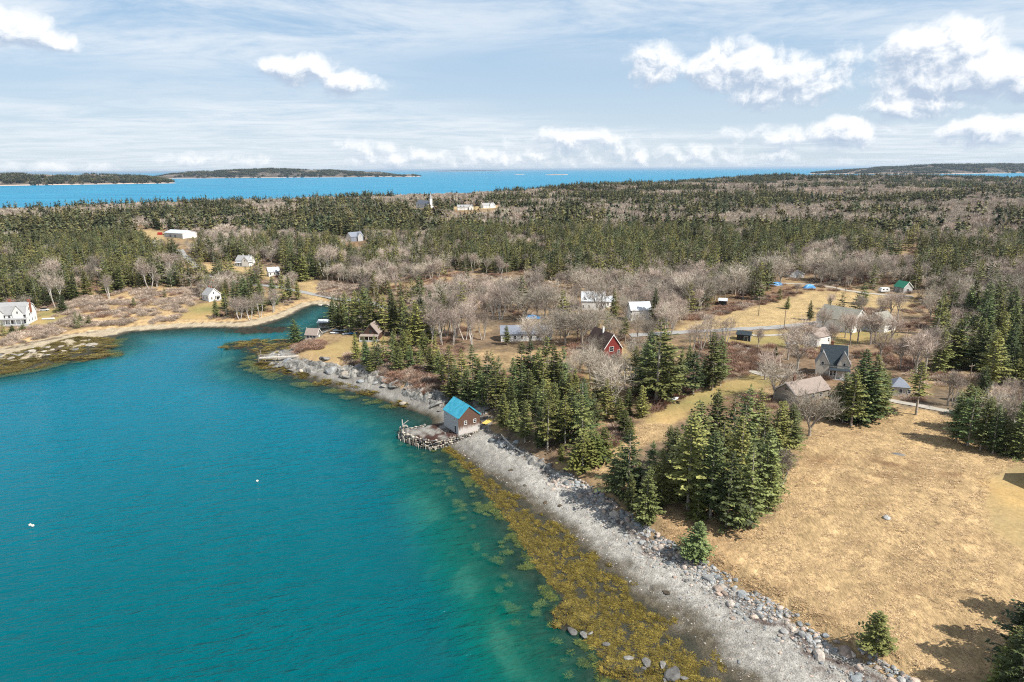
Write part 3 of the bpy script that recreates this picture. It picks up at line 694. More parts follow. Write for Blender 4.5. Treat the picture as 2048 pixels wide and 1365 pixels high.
        if wo_:
            g = MB(); g.box(x-.33, x+.33, y0-.07, y0-.052, ze-.42, ze+.08); g.box(x-.33, x+.33, y0-.07, y0-.052, ze+.14, ze+.66); g.obj('pane', M['glass'], wo_)
    for (x, y_, zt, s_, mt) in chimneys:
        c_ = MB(); c_.box(x-s_/2, x+s_/2, y_-s_/2, y_+s_/2, eave, zt); co = c_.obj('chimney', M[mt], root)
        c_ = MB(); c_.box(x-s_/2-.06, x+s_/2+.06, y_-s_/2-.06, y_+s_/2+.06, zt+.003, zt+.15); c_.obj('chimney_cap', M['bleached_wood' if mt != 'brick' else 'brick'], co)
    if porch:
        x0, x1, dp_, zt, rf, npost = porch
        p_ = MB(); p_.prism([(x0, -.02, zt+.5), (x0, -dp_, zt), (x0, -dp_, zt+.12), (x0, -.02, zt+.64)], (x1-x0, 0, 0)); p_.obj('porch_roof', M[rf], root)
        p_ = MB(); p_.box(x0, x1, -dp_, -.02, -.8, .35); p_.obj('porch_floor', M['grey_clapboard'], root)
        for k in range(npost):
            xx = x0+.15 + (x1-x0-.3)*k/max(npost-1, 1); p_ = MB(); p_.box(xx-.08, xx+.08, -dp_+.1, -dp_+.26, .353, zt); p_.obj('porch_post', M['trim_white'], root)
    pts = np.array([(*(mid+ux*i*(h+.3)+uy*j), zb+k) for i in (-1, 1) for j in (-.3, depth+.3) for k in (0, top)])
    q_, zc_ = project(pts); HBOX.append((q_[:, 0].min(), q_[:, 1].min(), q_[:, 0].max(), q_[:, 1].max(), float(zc_.mean()))); HPOS.append((ctr[0], ctr[1], max(w, depth)*.62))
    return root, w
Wn = lambda face, us, zc, w=.85, h=1.3, *a: [('w', face, u, zc, w, h, *a) for u in us]

bh, bw = bld('boathouse', 'weathered boathouse with bright blue metal roof on the stone wharf', (917.3, 869), (960, 859), 9.6, 5.1, 3.3, 'perp', 'grey_clapboard', 'blue_metal', 'weathered_shingle',
    Wn('F', (-1.3, 1.9), 3.2, .75, 1.0) + Wn('L', (2.6, -3.0, ), 4.2, .6, .85) + Wn('L', (-4.0,), 2.9, .6, .9) + Wn('L', (.2,), 4.2, .6, .85) + [('d', 'L', 3.0, 1.15, 1.2, 2.1, 'trim_dark')],
    z=2.5, width=7.5, over=.22, trim='blue_metal')
bro = [c for c in bh.children if c.name.startswith('roof')][0]; sl_ = np.array([bw/2, 3.3]); sl_ /= np.linalg.norm(sl_)
for sg in (-1, 1):
    for k in range(17):
        n_ = np.array([sg*sl_[1], sl_[0]]); p0 = np.array([0, 8.4])+n_*.182; p1 = np.array([sg*bw/2, 5.1])+np.array([sg*sl_[0], -sl_[1]])*.2+n_*.182; y_ = .05+k*.59
        MB().prism([(p0[0]+sg*.05, y_, p0[1]-.03), (p1[0], y_, p1[1]), (p1[0]+n_[0]*.05, y_, p1[1]+n_[1]*.05), (p0[0]+sg*.05+n_[0]*.05, y_, p0[1]-.03+n_[1]*.05)], (0, .05, 0)).obj('roof_seam', M['blue_metal'], bro)
bld('manor_house', 'large white gambrel roofed house with cross gables and brick chimneys', (-110, 656), (54, 651), 11, 5.2, 5.4, 'along', 'white_siding', 'grey_roof', 'white_siding',
    Wn('R', (-1.5,), 7.4, .9, 1.3) + Wn('R', (-1.5,), 4.4, .9, 1.3) + Wn('R', (-2.6, .6, 3.4), 1.6, .9, 1.3) + Wn('F', (18.6, 16.6, 13.4, 11.4, 9.0, 4, 1), 4.1, 1.1, 1.5) + Wn('F', (18.4, 15.6, 12.4, 9.0, 4, 1), 1.4, 1.5, 1.7),
    gambrel=True, chimneys=[(19, 5.5, 11.8, 1.0, 'brick'), (9.5, 6.5, 12.0, 1.2, 'brick'), (1.5, 5.5, 11.8, 1.0, 'brick')], dormers=[(15.6, 5.0, 6.2, 3.6, -.4, 5.0, 'white_siding', 'grey_roof'), (6.5, 5.0, 6.2, 3.6, -.4, 5.0, 'white_siding', 'grey_roof')], porch=(5, 20, 2.0, 2.9, 'grey_roof', 7))
bld('cottage', 'white gabled cottage with grey roof on the lawn above the cove', (418, 604), (443, 600), 7.5, 3.6, 3.6, 'perp', 'white_siding', 'grey_roof', None,
    Wn('F', (-.6,), 4.6, .7, 1.2) + Wn('F', (-2, ), 1.6) + Wn('L', (-2, 1.8), 1.7, .8, 1.3) + [('d', 'F', 1.6, 1.2, 1.6, 2.2, 'glass')], chimneys=[(0, 3.0, 8.2, .5, 'brick'), (.4, 6.6, 8.2, .5, 'brick')], porch=(.2, 3.4, 1.3, 2.4, 'grey_roof', 2))
bld('farmhouse', 'white farmhouse with a front porch and grey roof beside the hill road', (472, 532), (498, 534), 8, 4.2, 3.4, 'along', 'white_siding', 'grey_roof', None,
    Wn('F', (-3.5, -1), 1.7) + Wn('L', (-1.5, 1.5), 3.9), porch=(-5.6, 3.0, 2.0, 2.6, 'silver_roof', 5), dormers=[(4.0, 5.5, 4.4, 2.9, -2.0, 5.0, 'white_siding', 'grey_roof')], chimneys=[(-1.5, 4, 8.6, .5, 'trim_white'), (3.8, 4, 8.6, .5, 'trim_white')])
bld('cape_house', 'small white cape with pale roof below the farmhouse', (538, 554), (560, 552), 7, 3.2, 2.8, 'along', 'white_siding', 'silver_roof', None, Wn('F', (-2.6, .2, 2.6), 1.7), chimneys=[(2, 3.5, 6.9, .5, 'brick')])
bld('barn', 'long metal barn with white roof at the end of the clearing', (329, 474), (366, 478), 17, 5.0, 2.6, 'along', 'silver_roof', 'silver_roof', 'white_siding', [('d', 'R', -2, 1.9, 4, 3.8), ('d', 'F', -5, 1.7, 3.2, 3.4, 'slate_roof'), ('d', 'F', 3, 1.7, 3.2, 3.4, 'slate_roof')])
bld('village_house', 'white village house with dormered grey roof, beside the church clearing', (915, 421), (945, 420), 9, 4.5, 3.8, 'along', 'white_siding', 'grey_roof', None, Wn('F', (-8, -5, -1.5, 5, 8.5), 2.0, 1.2, 1.6), dormers=[(10, 7, 4.6, 3.8, -2, 4.5, 'white_siding', 'brown_roof'), (-7, 3, 5.2, 1.8, .5, 4.5, 'slate_roof', 'grey_roof'), (-2, 3, 5.2, 1.8, .5, 4.5, 'slate_roof', 'grey_roof')])
bld('hilltop_house', 'grey roofed house farthest right in the hilltop clearing', (967, 417), (991, 416), 10, 4.2, 4.4, 'along', 'white_siding', 'grey_roof', None, Wn('F', (-7, -3, 3, 7), 2.0, 1.2, 1.6), dormers=[(4, 7, 6.0, 2.5, -1.5, 4.8, 'white_siding', 'grey_roof')])
bld('woodland_house', 'grey house half hidden among the spruces, midway to the church', (703, 484), (727, 482), 9, 5.0, 4.2, 'along', 'slate_roof', 'slate_roof', 'white_siding', Wn('F', (-3, 0, 3), 2.2, 1.1, 1.5), dormers=[(2.5, 6, 5.2, 3.4, -1.5, 4.3, 'grey_clapboard', 'slate_roof')])
bld('shed', 'small grey shingled shed with brown roof at the mouth of the inlet', (611, 680.5), (634, 681.5), 5.0, 2.6, 2.6, 'along', 'grey_clapboard', 'taupe_roof', 'grey_shingle_wall', Wn('F', (-1.6, 0, 1.6), 1.6, .6, .9, 'trim_dark') + [('d', 'R', 0, 1.1, .9, 2.0)], z=2.0)
bld('brown_cottage', 'dark brown cottage with a low porch roof in the spruces', (727, 682), (757, 681), 9, 3.2, 4.2, 'perp', 'brown_shingle', 'taupe_roof', 'brown_shingle', Wn('F', (0,), 4.2, .9, 1.0, 'trim_dark'), porch=(-4.6, 4.0, 2.4, 2.3, 'taupe_roof', 5), trim='trim_dark')
bld('long_house', 'long low house with blue grey metal roof behind the bare trees', (1002, 684), (1104, 680), 9, 3.0, 2.9, 'along', 'white_siding', 'slate_roof', 'white_siding', Wn('F', (-8, -5, -2, 2, 5, 8), 1.6))
bld('silver_roofed_house', 'white house under a bright silver roof amid the village trees', (1163, 620), (1209, 622), 9, 4.8, 4.2, 'along', 'white_siding', 'silver_roof', None, Wn('F', (-5, -2, 2, 5), 1.9) + Wn('F', (3, 6), 4.0, .8, 1.1), chimneys=[(1, 4.5, 10.3, .6, 'brick')], dormers=[(-4.5, 3.2, 5.0, 2.0, .4, 4.5, 'white_siding', 'silver_roof')])
bld('annex', 'low pale annex attached beside the silver roofed house', (1212, 616), (1230, 614), 7, 3.0, 2.2, 'along', 'white_siding', 'silver_roof', None, Wn('F', (-1.5, 1.5), 1.6))
bld('white_house', 'white house with bluish roof seen through bare branches by the village road', (1262, 642), (1302, 638), 9, 4.8, 3.2, 'along', 'white_siding', 'silver_roof', None, Wn('F', (-5, -2, 1, 4.5), 1.8, 1, 1.4) + Wn('F', (-5, 4.5), 4.0, .9, 1.1))
bld('red_house', 'tall barn red house with steep white edged gable and brown roof', (1207, 726), (1243, 719), 15, 5.0, 5.4, 'perp', 'red_siding', 'brown_roof', 'red_siding', Wn('F', (-.6,), 4.7, 1.7, 1.7) + Wn('F', (2.6,), 3.2, .8, 1.6) + Wn('F', (-2.6, 0), 1.5, .9, 1.4) + Wn('L', (-3, 3), 2.6), chimneys=[(-.6, 7, 12.0, .6, 'trim_white')])
bld('red_shed', 'little red shed behind a spreading bare tree below the red house', (1216, 762), (1243, 758), 5, 4.0, 2.2, 'perp', 'red_siding', 'brown_roof', 'red_siding', Wn('F', (0,), 2.4, .8, 1.0))
bld('black_shed', 'low black shed beside the village road', (1473, 680), (1500, 684), 4.6, 2.6, 1.1, 'along', 'black_siding', 'dark_roof', 'grey_shingle_wall', [('d', 'F', 1, 1.0, 1.4, 2.0, 'trim_dark')], trim='trim_dark')
bld('hut', 'tiny dark hut with pale roof at the edge of the woods', (1437, 611), (1453, 612), 4, 2.4, 1.0, 'along', 'black_siding', 'silver_roof', None, (), trim='trim_dark')
bld('garage', 'small white garage with brown gable roof at the far edge of the woods', (1580, 557), (1608, 556), 8, 2.7, 2.6, 'perp', 'white_siding', 'brown_roof', None, [('d', 'F', 1.6, 1.15, 3.4, 2.2, 'cream_siding'), ('d', 'F', -3.0, 1.1, 1.0, 2.1)], chimneys=[])
bld('green_roofed_cabin', 'grey cabin with bright green metal roof beside the lane', (1787, 583), (1806, 587), 6.5, 3.0, 3.0, 'along', 'grey_shingle_wall', 'green_metal', 'grey_clapboard', Wn('F', (-1.5, 1.5), 1.7, .9, 1.1, 'trim_white') + [('d', 'R', 0, 1.1, 1.4, 2.1, 'trim_dark')])
bld('white_barn', 'white gabled barn with long grey shingled roof below the hayfield', (1703, 667), (1732, 661), 17, 5.2, 4.6, 'perp', 'white_siding', 'moss_roof', 'white_siding', Wn('F', (-.6,), 6.5, .8, 1.1) + [('d', 'F', -.8, 1.6, 2.6, 3.2, 'tan_siding')])
bld('gabled_house', 'white gabled house beside the white barn', (1768, 666), (1791, 660), 9.5, 3.8, 4.4, 'along', 'white_siding', 'moss_roof', 'white_siding', Wn('L', (1,), 5.0, .9, 1.4) + [('w', 'F', 0, 1.7, 2.6, 1.6)])
bld('outbuilding', 'white outbuilding with tan roof behind the dark roofed house', (1633, 694), (1661, 688), 7, 3.8, 2.6, 'along', 'white_siding', 'taupe_roof', None, Wn('F', (3,), 2.0, .8, 1.4))
bld('shingled_house', 'tall white house with steep dark roof and two pointed dormers', (1640, 754), (1690, 760), 10, 5.0, 5.8, 'along', 'cream_siding', 'dark_roof', 'white_siding', Wn('F', (-4.6, -3.2), 2.0, .9, 1.6) + Wn('F', (-.8, .6, 3.5), 2.0, .9, 1.6) + Wn('R', (-2, 2), 2.2, .9, 1.5) + Wn('R', (-1.6, 1.6), 6.0, .9, 1.5),
    dormers=[(-3.6, 4.2, 5.2, 4.0, -.3, 4.6, 'cream_siding', 'grey_roof'), (3.2, 4.2, 5.2, 4.0, -.3, 4.6, 'cream_siding', 'grey_roof')], chimneys=[(-.8, 5.2, 12.0, .8, 'brick')], porch=(-1.4, 5.2, 1.8, 3.4, 'dark_roof', 4))
bld('ranch_house', 'tan ranch house with broad taupe roof and brick chimney', (1592, 812), (1658, 792), 8.5, 3.0, 2.9, 'along', 'tan_siding', 'taupe_roof', 'tan_siding', Wn('L', (1.8,), 1.7, .8, 1.2) + Wn('L', (0,), 3.9, .9, .8, 'tan_siding') + Wn('F', (-3.5, 0, 3.5), 1.7, 1.2, 1.2), chimneys=[(-3.5, 4.8, 7.6, .75, 'brick')], over=.45)
bld('pavilion', 'small white cottage with grey hipped roof among the spruces', (1783, 792), (1817, 794), 7, 3.0, 2.4, 'along', 'cream_siding', 'slate_roof', None, Wn('F', (-2.4, 0, 2.4), 1.7, .8, 1.2), hip=True)
bld('neighbour_house', 'shingled house just beyond the right edge of the mown lawn', (2110, 992), (2200, 985), 9, 4.2, 3.4, 'along', 'grey_shingle_wall', 'dark_roof', None, Wn('F', (-3, 0, 3), 1.7) + Wn('L', (-2, 2), 1.7))

# church: nave, tower and spire
ch, cw = bld('church', 'white village church with grey roof and pointed steeple', (832, 415), (856, 417), 11, 5.5, 7.5, 'along', 'white_siding', 'slate_roof', None, Wn('F', (-6, -2, 2, 6), 3.0, 1.1, 2.6))
b_ = MB(); b_.box(cw/2-2.0, cw/2+2.6, 3.2, 7.8, -1, 16.5); tw = b_.obj('tower', M['white_siding'], ch)
b_ = MB(); c0 = (cw/2+.3, 5.5); e = [(c0[0]+sx_*2.6, c0[1]+sy_*2.6, 16.503) for sx_, sy_ in ((-1, -1), (1, -1), (1, 1), (-1, 1))]
for i in range(4): b_.poly([e[i], e[(i+1) % 4], (c0[0], c0[1], 29)])
b_.poly(e[::-1]); b_.obj('spire', M['grey_roof'], ch)
for k in range(2): b_ = MB(); b_.box(c0[0]-.7, c0[0]+.7, 3.12, 3.19, 8+k*4.5, 10.6+k*4.5); b_.obj('louvre', M['slate_roof'], tw)

# boat shed on posts over the inlet
L = land_at([(637, 658), (664, 656)]); cpt = L.mean(0); rt = empty('boat_shelter', (cpt[0], cpt[1], 0), 0.05, 'open boat shelter on timber posts at the inlet bank', 'shelter')
b_ = MB(); b_.prism([(-3.6, -2.2, 4.6), (3.6, -2.2, 4.6), (3.6, 2.2, 5.3), (-3.6, 2.2, 5.3)], (0, 0, .18)); b_.obj('roof', M['silver_roof'], rt)
b_ = MB(); b_.box(-3.4, 3.4, -2.0, 2.0, 1.9, 2.15); b_.obj('deck', M['bleached_wood'], rt)
for px_ in (-3.2, -1.0, 1.1, 3.2):
    for py_ in (-1.9, 1.9): b_ = MB(); b_.tube([(px_, py_, -1.5), (px_, py_, 4.62+.35*(py_ > 0)*1.9)], .14, 6); b_.obj('post', M['old_timber'], rt)
b_ = MB(); b_.box(-3.3, 3.3, 1.6, 1.72, 2.15, 4.6); b_.obj('back_wall', M['grey_shingle_wall'], rt)
HPOS.append((cpt[0], cpt[1], 5))
q_, zc_ = project(np.array([[cpt[0]-4, cpt[1], 0], [cpt[0]+4, cpt[1], 5.5]])); HBOX.append((q_[0, 0], q_[1, 1], q_[1, 0], q_[0, 1], zc_[0]))
# red container by the barn
L = land_at([(320, 470)])[0]; rt = empty('container', (L[0], L[1], L[2]), .1, 'red storage container beside the long metal barn', 'container')
b_ = MB(); b_.box(-2.2, 2.2, -1.2, 1.2, .1, 2.7); bo = b_.obj('body', M['red_paint'], rt)
for k in range(9): MB().box(-2.1+k*.5, -1.9+k*.5, -1.26, -1.203, .2, 2.6).obj('rib', M['red_paint'], rt)
b_ = MB(); b_.box(2.203, 2.26, -1.1, 1.1, .2, 2.6); b_.obj('door', M['red_paint'], rt)
HPOS.append((L[0], L[1], 4))
# ------------------------------------------------------------------ small things: wharf, pier, boats, poles
def gz(x, y): return float(HT(np.array([[x, y]]))[0])
# utility poles
POLES = {}
for key, px, py, hh, lab in [('a', 648, 592, 9.5, 'utility pole beside the causeway road by the inlet'), ('b', 750, 604, 9.5, 'utility pole among spruces east of the inlet'),
                             ('c', 1568, 659, 9.0, 'utility pole on the lower edge of the hayfield'), ('d', 1690, 586, 10, 'utility pole at the bend of the gravel lane'),
                             ('e', 1815, 560, 10, 'utility pole in front of spruces above the green roofed cabin'), ('f', 1936, 780, 9.0, 'utility pole standing above the right hand spruce clump'),
                             ('g', 1398, 718, 9.0, 'utility pole where the driveway meets the brush'), ('h', 1517, 632, 10, 'utility pole at the left end of the hayfield'), ('i', 1672, 588, 6, 'short bare pole left of the lane bend'),
                             ('j', 390, 540, 9, 'utility pole beside the hill road')]:
    p = land_at([(px, py)])[0]; rt = empty('utility_pole', p, rng.uniform(-.5, .5), lab, 'pole', 'utility poles along the roads')
    b_ = MB(); b_.tube([(0, 0, -1), (0, 0, hh)], [.19, .13], 7); b_.obj('shaft', M['pole_wood'], rt)
    b_ = MB(); b_.box(-1.2, 1.2, -.07, .07, hh-1.0, hh-.82); cr = b_.obj('crossarm', M['pole_wood'], rt)
    for xx in (-1.1, 0, 1.1): b_ = MB(); b_.tube([(xx, 0, hh-.818), (xx, 0, hh-.6)], .05, 5); b_.obj('insulator', M['trim_white'], cr)
    POLES[key] = (p, hh)
def wires(k1, k2, lab):
    (p, h1), (r_, h2) = POLES[k1], POLES[k2]; rt = empty('power_line', p, 0, lab, 'power line', 'overhead wires')
    a = np.array([0, 0, h1-.6]); c_ = r_-p+np.array([0, 0, h2-.6]); n = np.cross(c_-a, (0, 0, 1)); n /= np.linalg.norm(n)
    for o in (-1.1, 0, 1.1):
        pts = [a+(c_-a)*s_+n*o-np.array([0, 0, 6*s_*(1-s_)*np.linalg.norm(c_-a)/100]) for s_ in np.linspace(0, 1, 14)]
        b_ = MB(); b_.tube(pts, .028, 4, False); b_.obj('wire', M['wire'], rt)
wires('h', 'd', 'overhead wires crossing the hayfield to the lane bend'); wires('d', 'e', 'overhead wires from the lane bend towards the green roofed cabin')
wires('a', 'b', 'overhead wires across the head of the inlet'); wires('g', 'h', 'overhead wires from driveway pole up to the hayfield')

def hull(name, lab, px, py, L, Wd, Hh, rz, mat, flip=False, group='small boats ashore', z=None):
    p = land_at([(px, py)])[0]; rt = empty(name, (p[0], p[1], p[2] if z is None else z), rz, lab, 'boat', group)
    st = np.linspace(-1, 1, 9); V = []; n = 7
    for s_ in st:
        w = Wd/2*(1-max(0, s_)**2.2*.97)*(1-.15*max(0, -s_)); sh = Hh*(1+.25*max(0, s_)**2)
        for k in range(n):
            a = -1+2*k/(n-1); V.append((s_*L/2, w*math.sin(a*math.pi/2), sh*abs(a)**1.8*1.0 + .0))
    Fq = [(i*n+k, i*n+k+1, (i+1)*n+k+1, (i+1)*n+k) for i in range(8) for k in range(n-1)]
    V = np.array(V)
    if flip: V[:, 2] = Hh*1.25 - V[:, 2]
    b_ = MB(); b_.v = [tuple(v) for v in V]; b_.f = Fq + [tuple(range(n))]; me = b_.mesh('hull', M[mat], True)
    o = add('hull', me, rt); so_ = o.modifiers.new('s', 'SOLIDIFY'); so_.thickness = .06
    if not flip:
        for xx in (-L*.25, L*.08): b_ = MB(); b_.box(xx-.12, xx+.12, -Wd*.42, Wd*.42, Hh*.62, Hh*.68); b_.obj('thwart', M['bleached_wood'], rt)
    return rt
hull('upturned_boat', 'white upturned boat lying on the lawn above the grove', 1345, 800, 4.6, 1.7, .6, .35, 'white_hull', True)
hull('dinghy', 'white dinghy nearest the grey shed by the inlet', 669, 668, 4.2, 1.5, .6, -.3, 'white_hull')
hull('dinghy', 'larger white boat pulled up under the inlet spruces', 682, 663, 7.5, 2.4, 1.0, .1, 'white_hull')
hull('dinghy', 'pale boat lying behind the two inlet dinghies', 694, 669, 4.4, 1.6, .6, .5, 'white_hull', True)
hull('dinghy', 'rightmost small boat on the point lawn', 706, 668, 3.8, 1.4, .5, .2, 'blue_tarp', True)
hull('skiff', 'white skiff on the lawn beside the large shingled house', 97, 640, 6, 2.0, .8, .2, 'white_hull')
hull('skiff', 'pale rowing boat at the edge of the thicket by the shingled house', 137, 643, 4.5, 1.5, .6, -.4, 'white_hull')
def tarp(name, lab, px, py, L, Wd, Hh, rz, mat):
    p = land_at([(px, py)])[0]; rt = empty(name, (p[0], p[1], p[2]-.1), rz, lab, 'tarpaulin', 'tarp covered heaps')
    n, k = 11, 9; X, Y = np.meshgrid(np.linspace(-1, 1, n), np.linspace(-1, 1, k)); r_ = np.clip(1-np.maximum(abs(X), abs(Y))**2.5, 0, 1)
    zz = Hh*r_*(.75+.5*fbm(X*2.2+px, Y*2.2, 3, 5)); i = (np.arange(k-1)[:, None]*n+np.arange(n-1)[None]).ravel()
    me = mesh_np('cover', np.c_[(X*L/2).ravel(), (Y*Wd/2).ravel(), zz.ravel()], np.stack([i, i+1, i+n+1, i+n], 1), M[mat]); add('cover', me, rt)
    b_ = MB(); b_.tube([(-L*.48, -Wd*.5, .1), (-L*.1, -Wd*.52, .16), (L*.48, -Wd*.5, .1)], .09, 6); b_.obj('weight_pole', M['bleached_wood'], rt)
tarp('tarp_heap', 'blue tarpaulin heap at the woods edge above the hayfield', 1552, 571, 9, 4, 2.2, .1, 'blue_tarp')
tarp('tarp_heap', 'blue covered boat standing beside the lane', 1618, 577, 8, 3, 2.6, .3, 'blue_tarp')
tarp('tarp_heap', 'blue tarpaulin under bare trees behind the long low house', 1065, 637, 9, 3.5, 1.8, -.1, 'blue_tarp')
tarp('tarp_heap', 'small blue tarpaulin on the timber heap by the black shed', 1510, 710, 2.6, 1.4, .7, .2, 'blue_tarp')
tarp('tarp_heap', 'white covered object in the brush by the village verge', 1582, 688, 4.5, 2.2, 1.5, .1, 'white_hull')
# camper
p = land_at([(1768, 585)])[0]; rt = empty('camper', p, .15, 'white camper trailer beside the green roofed cabin', 'camper')
b_ = MB(); b_.prism([(-2.6, -1.1, .6), (2.6, -1.1, .6), (2.8, -1.1, 1.6), (2.3, -1.1, 2.7), (-2.2, -1.1, 2.7), (-2.8, -1.1, 1.7)], (0, 2.2, 0)); b_.obj('body', M['white_hull'], rt)
for xx in (-1.2, 1.0): b_ = MB(); b_.box(xx-.5, xx+.5, -1.14, -1.103, 1.5, 2.1); b_.obj('window', M['glass'], rt)
for yy in (-1.0, 1.0): b_ = MB(); b_.tube([(0, yy-.1, .35), (0, yy+.1, .35)], .35, 12); b_.obj('wheel', M['trim_dark'], rt)
HPOS.append((p[0], p[1], 4))
def car(lab, px, py, rz, mat):
    p = land_at([(px, py)])[0]; rt = empty('parked_car', p, rz, lab, 'car')
    b_ = MB(); b_.prism([(-2.2, -.85, .35), (2.2, -.85, .35), (2.25, -.85, .75), (1.2, -.85, .92), (-2.1, -.85, .95)], (0, 1.7, 0)); b_.obj('body', M[mat], rt)
    b_ = MB(); b_.prism([(-1.9, -.78, .96), (1.1, -.78, .93), (.4, -.7, 1.45), (-1.5, -.7, 1.45)], (0, 1.5, 0)); b_.obj('cabin', M['glass'], rt)
    for xx in (-1.35, 1.35):
        for yy in (-.85, .85): b_ = MB(); b_.tube([(xx, yy-.1, .33), (xx, yy+.1, .33)], .33, 10); b_.obj('wheel', M['trim_dark'], rt)
car('red car parked left of the white barn', 1664, 640, .1, 'red_paint'); car('pale car parked in the drive of the large shingled house', 89, 622, .2, 'white_hull')
# timber heap by the black shed
rt = empty('timber_heap', land_at([(1490, 702)])[0], .25, 'heap of old planks and logs in the brush below the black shed', 'timber heap')
for k in range(16):
    a = rng.normal(0, .5) + (0 if k % 3 else 1.2); cx_, cy_, cz_ = rng.uniform(-4, 4), rng.uniform(-3, 3), rng.uniform(.1, .8); l_ = rng.uniform(2, 5); d_ = np.array([math.cos(a), math.sin(a), rng.uniform(-.08, .08)])*l_/2
    b_ = MB(); b_.tube([np.array([cx_, cy_, cz_])-d_, np.array([cx_, cy_, cz_])+d_], .14, 5); b_.obj('plank', M['bleached_wood' if k % 2 else 'old_timber'], rt)
# fence rails by the gabled house
rt = empty('rail_fence', land_at([(1770, 673)])[0], -.1, 'dark rail fence on the lawn below the gabled house', 'fence')
for k in range(5): b_ = MB(); b_.box(-5+k*2.5-.06, -5+k*2.5+.06, -.06, .06, -.4, 1.2); b_.obj('post', M['trim_dark'], rt)
for zz in (.55, 1.05): b_ = MB(); b_.box(-5, 5, -.1, -.063, zz-.06, zz+.06); b_.obj('rail', M['trim_dark'], rt)
# yellow boards by the boathouse
p = land_at([(976, 845)])[0]; rt = empty('board_stack', (p[0], p[1], max(p[2], 2.4)), math.radians(62), 'stack of fresh yellow boards behind the boathouse', 'boards')
for k in range(6): b_ = MB(); b_.box(-2.6, 2.4+.2*(k % 2), -.9+k*.3, -.64+k*.3, .25+.06*(k % 3), .33+.06*(k % 3)); b_.obj('board', M['yellow_wood'], rt)
for xx in (-1.8, 1.6): b_ = MB(); b_.box(xx-.1, xx+.1, -.9, .9, -.1, .247); b_.obj('bearer', M['old_timber'], rt)
# driftwood trunk along the bank
L = land_at([(1005, 876), (1022, 893), (1040, 905), (1062, 914)]); L[:, 2] += .35
b_ = MB(); c0 = L[0].copy(); b_.tube([q_-c0 for q_ in L], [.34, .28, .22, .1], 7); rt = empty('driftwood_log', c0, 0, 'long bleached driftwood trunk against the shaded bank', 'log'); b_.obj('trunk', M['bleached_wood'], rt)
b_ = MB(); b_.tube([L[0]-c0, L[0]-c0+np.array([-.5, .9, .7])], [.22, .08], 5); b_.obj('root', M['bleached_wood'], rt); b_ = MB(); b_.tube([L[1]-c0, L[1]-c0+np.array([.8, .3, .7])], [.12, .04], 5); b_.obj('branch_stub', M['bleached_wood'], rt)
# mooring buoys
for px, py, lab, n in [(516, 963, 'small pale mooring buoy alone in the middle of the bay', 1), (62, 1051, 'pair of pale mooring buoys at the left of the bay', 2)]:
    p = flat_at([(px, py)], 0)[0]; rt = empty('mooring_buoy', (p[0], p[1], 0), 0, lab, 'buoy')
    for k in range(n):
        me = bpy.data.meshes.new('float'); bm = bmesh.new(); bmesh.ops.create_uvsphere(bm, u_segments=12, v_segments=8, radius=.33); bmesh.ops.scale(bm, vec=(1, 1, .85), verts=bm.verts); bmesh.ops.translate(bm, vec=(k*.9-.2, k*-.4, .12), verts=bm.verts); bm.to_mesh(me); bm.free()
        me.materials.append(M['buoy_paint']); fl = add('float', me, rt); b_ = MB(); b_.tube([(k*.9-.2, k*-.4, .38), (k*.9-.2, k*-.4, .62)], .05, 6); b_.obj('ring_post', M['trim_dark'], fl)
# gangway pier at the point
A, Bp = flat_at([(596, 712)], 3.4)[0], flat_at([(517, 716)], 2.4)[0]; d_ = Bp-A; ln = np.linalg.norm(d_); rt = empty('gangway', (A[0], A[1], 3.3), math.atan2(d_[1], d_[0]), 'pale timber gangway with rails running out over the rocks', 'pier')
dr = -.9/ln
for k in range(int(ln/.55)):
    x0 = k*.55; b_ = MB(); b_.box(x0, x0+.46, -1.0, 1.0, x0*dr, x0*dr+.07); b_.obj('plank', M['bleached_wood'], rt)
for s_ in (-1, 1):
    b_ = MB(); b_.prism([(0, s_*1.05, -.32), (ln, s_*1.05, ln*dr-.32), (ln, s_*1.05, ln*dr-.01), (0, s_*1.05, -.01)], (0, .12*s_, 0)); b_.obj('beam', M['bleached_wood'], rt)
    b_ = MB(); b_.tube([(0, s_*1.1, 1.05), (ln, s_*1.1, ln*dr+1.05)], .06, 5); b_.obj('rail', M['bleached_wood'], rt)
    for k in range(9): xx = ln*k/8; b_ = MB(); b_.box(xx-.05, xx+.05, s_*1.1-.05, s_*1.1+.05, xx*dr+.003, xx*dr+1.05); b_.obj('rail_post', M['bleached_wood'], rt)
for xx in (ln*.55, ln*.8, ln*.97):
    for s_ in (-1, 1): b_ = MB(); b_.tube([(xx, s_*1.3, -7), (xx, s_*1.3, 2.2 if xx > ln*.9 else xx*dr)], .16, 7); b_.obj('pile', M['old_timber'], rt)
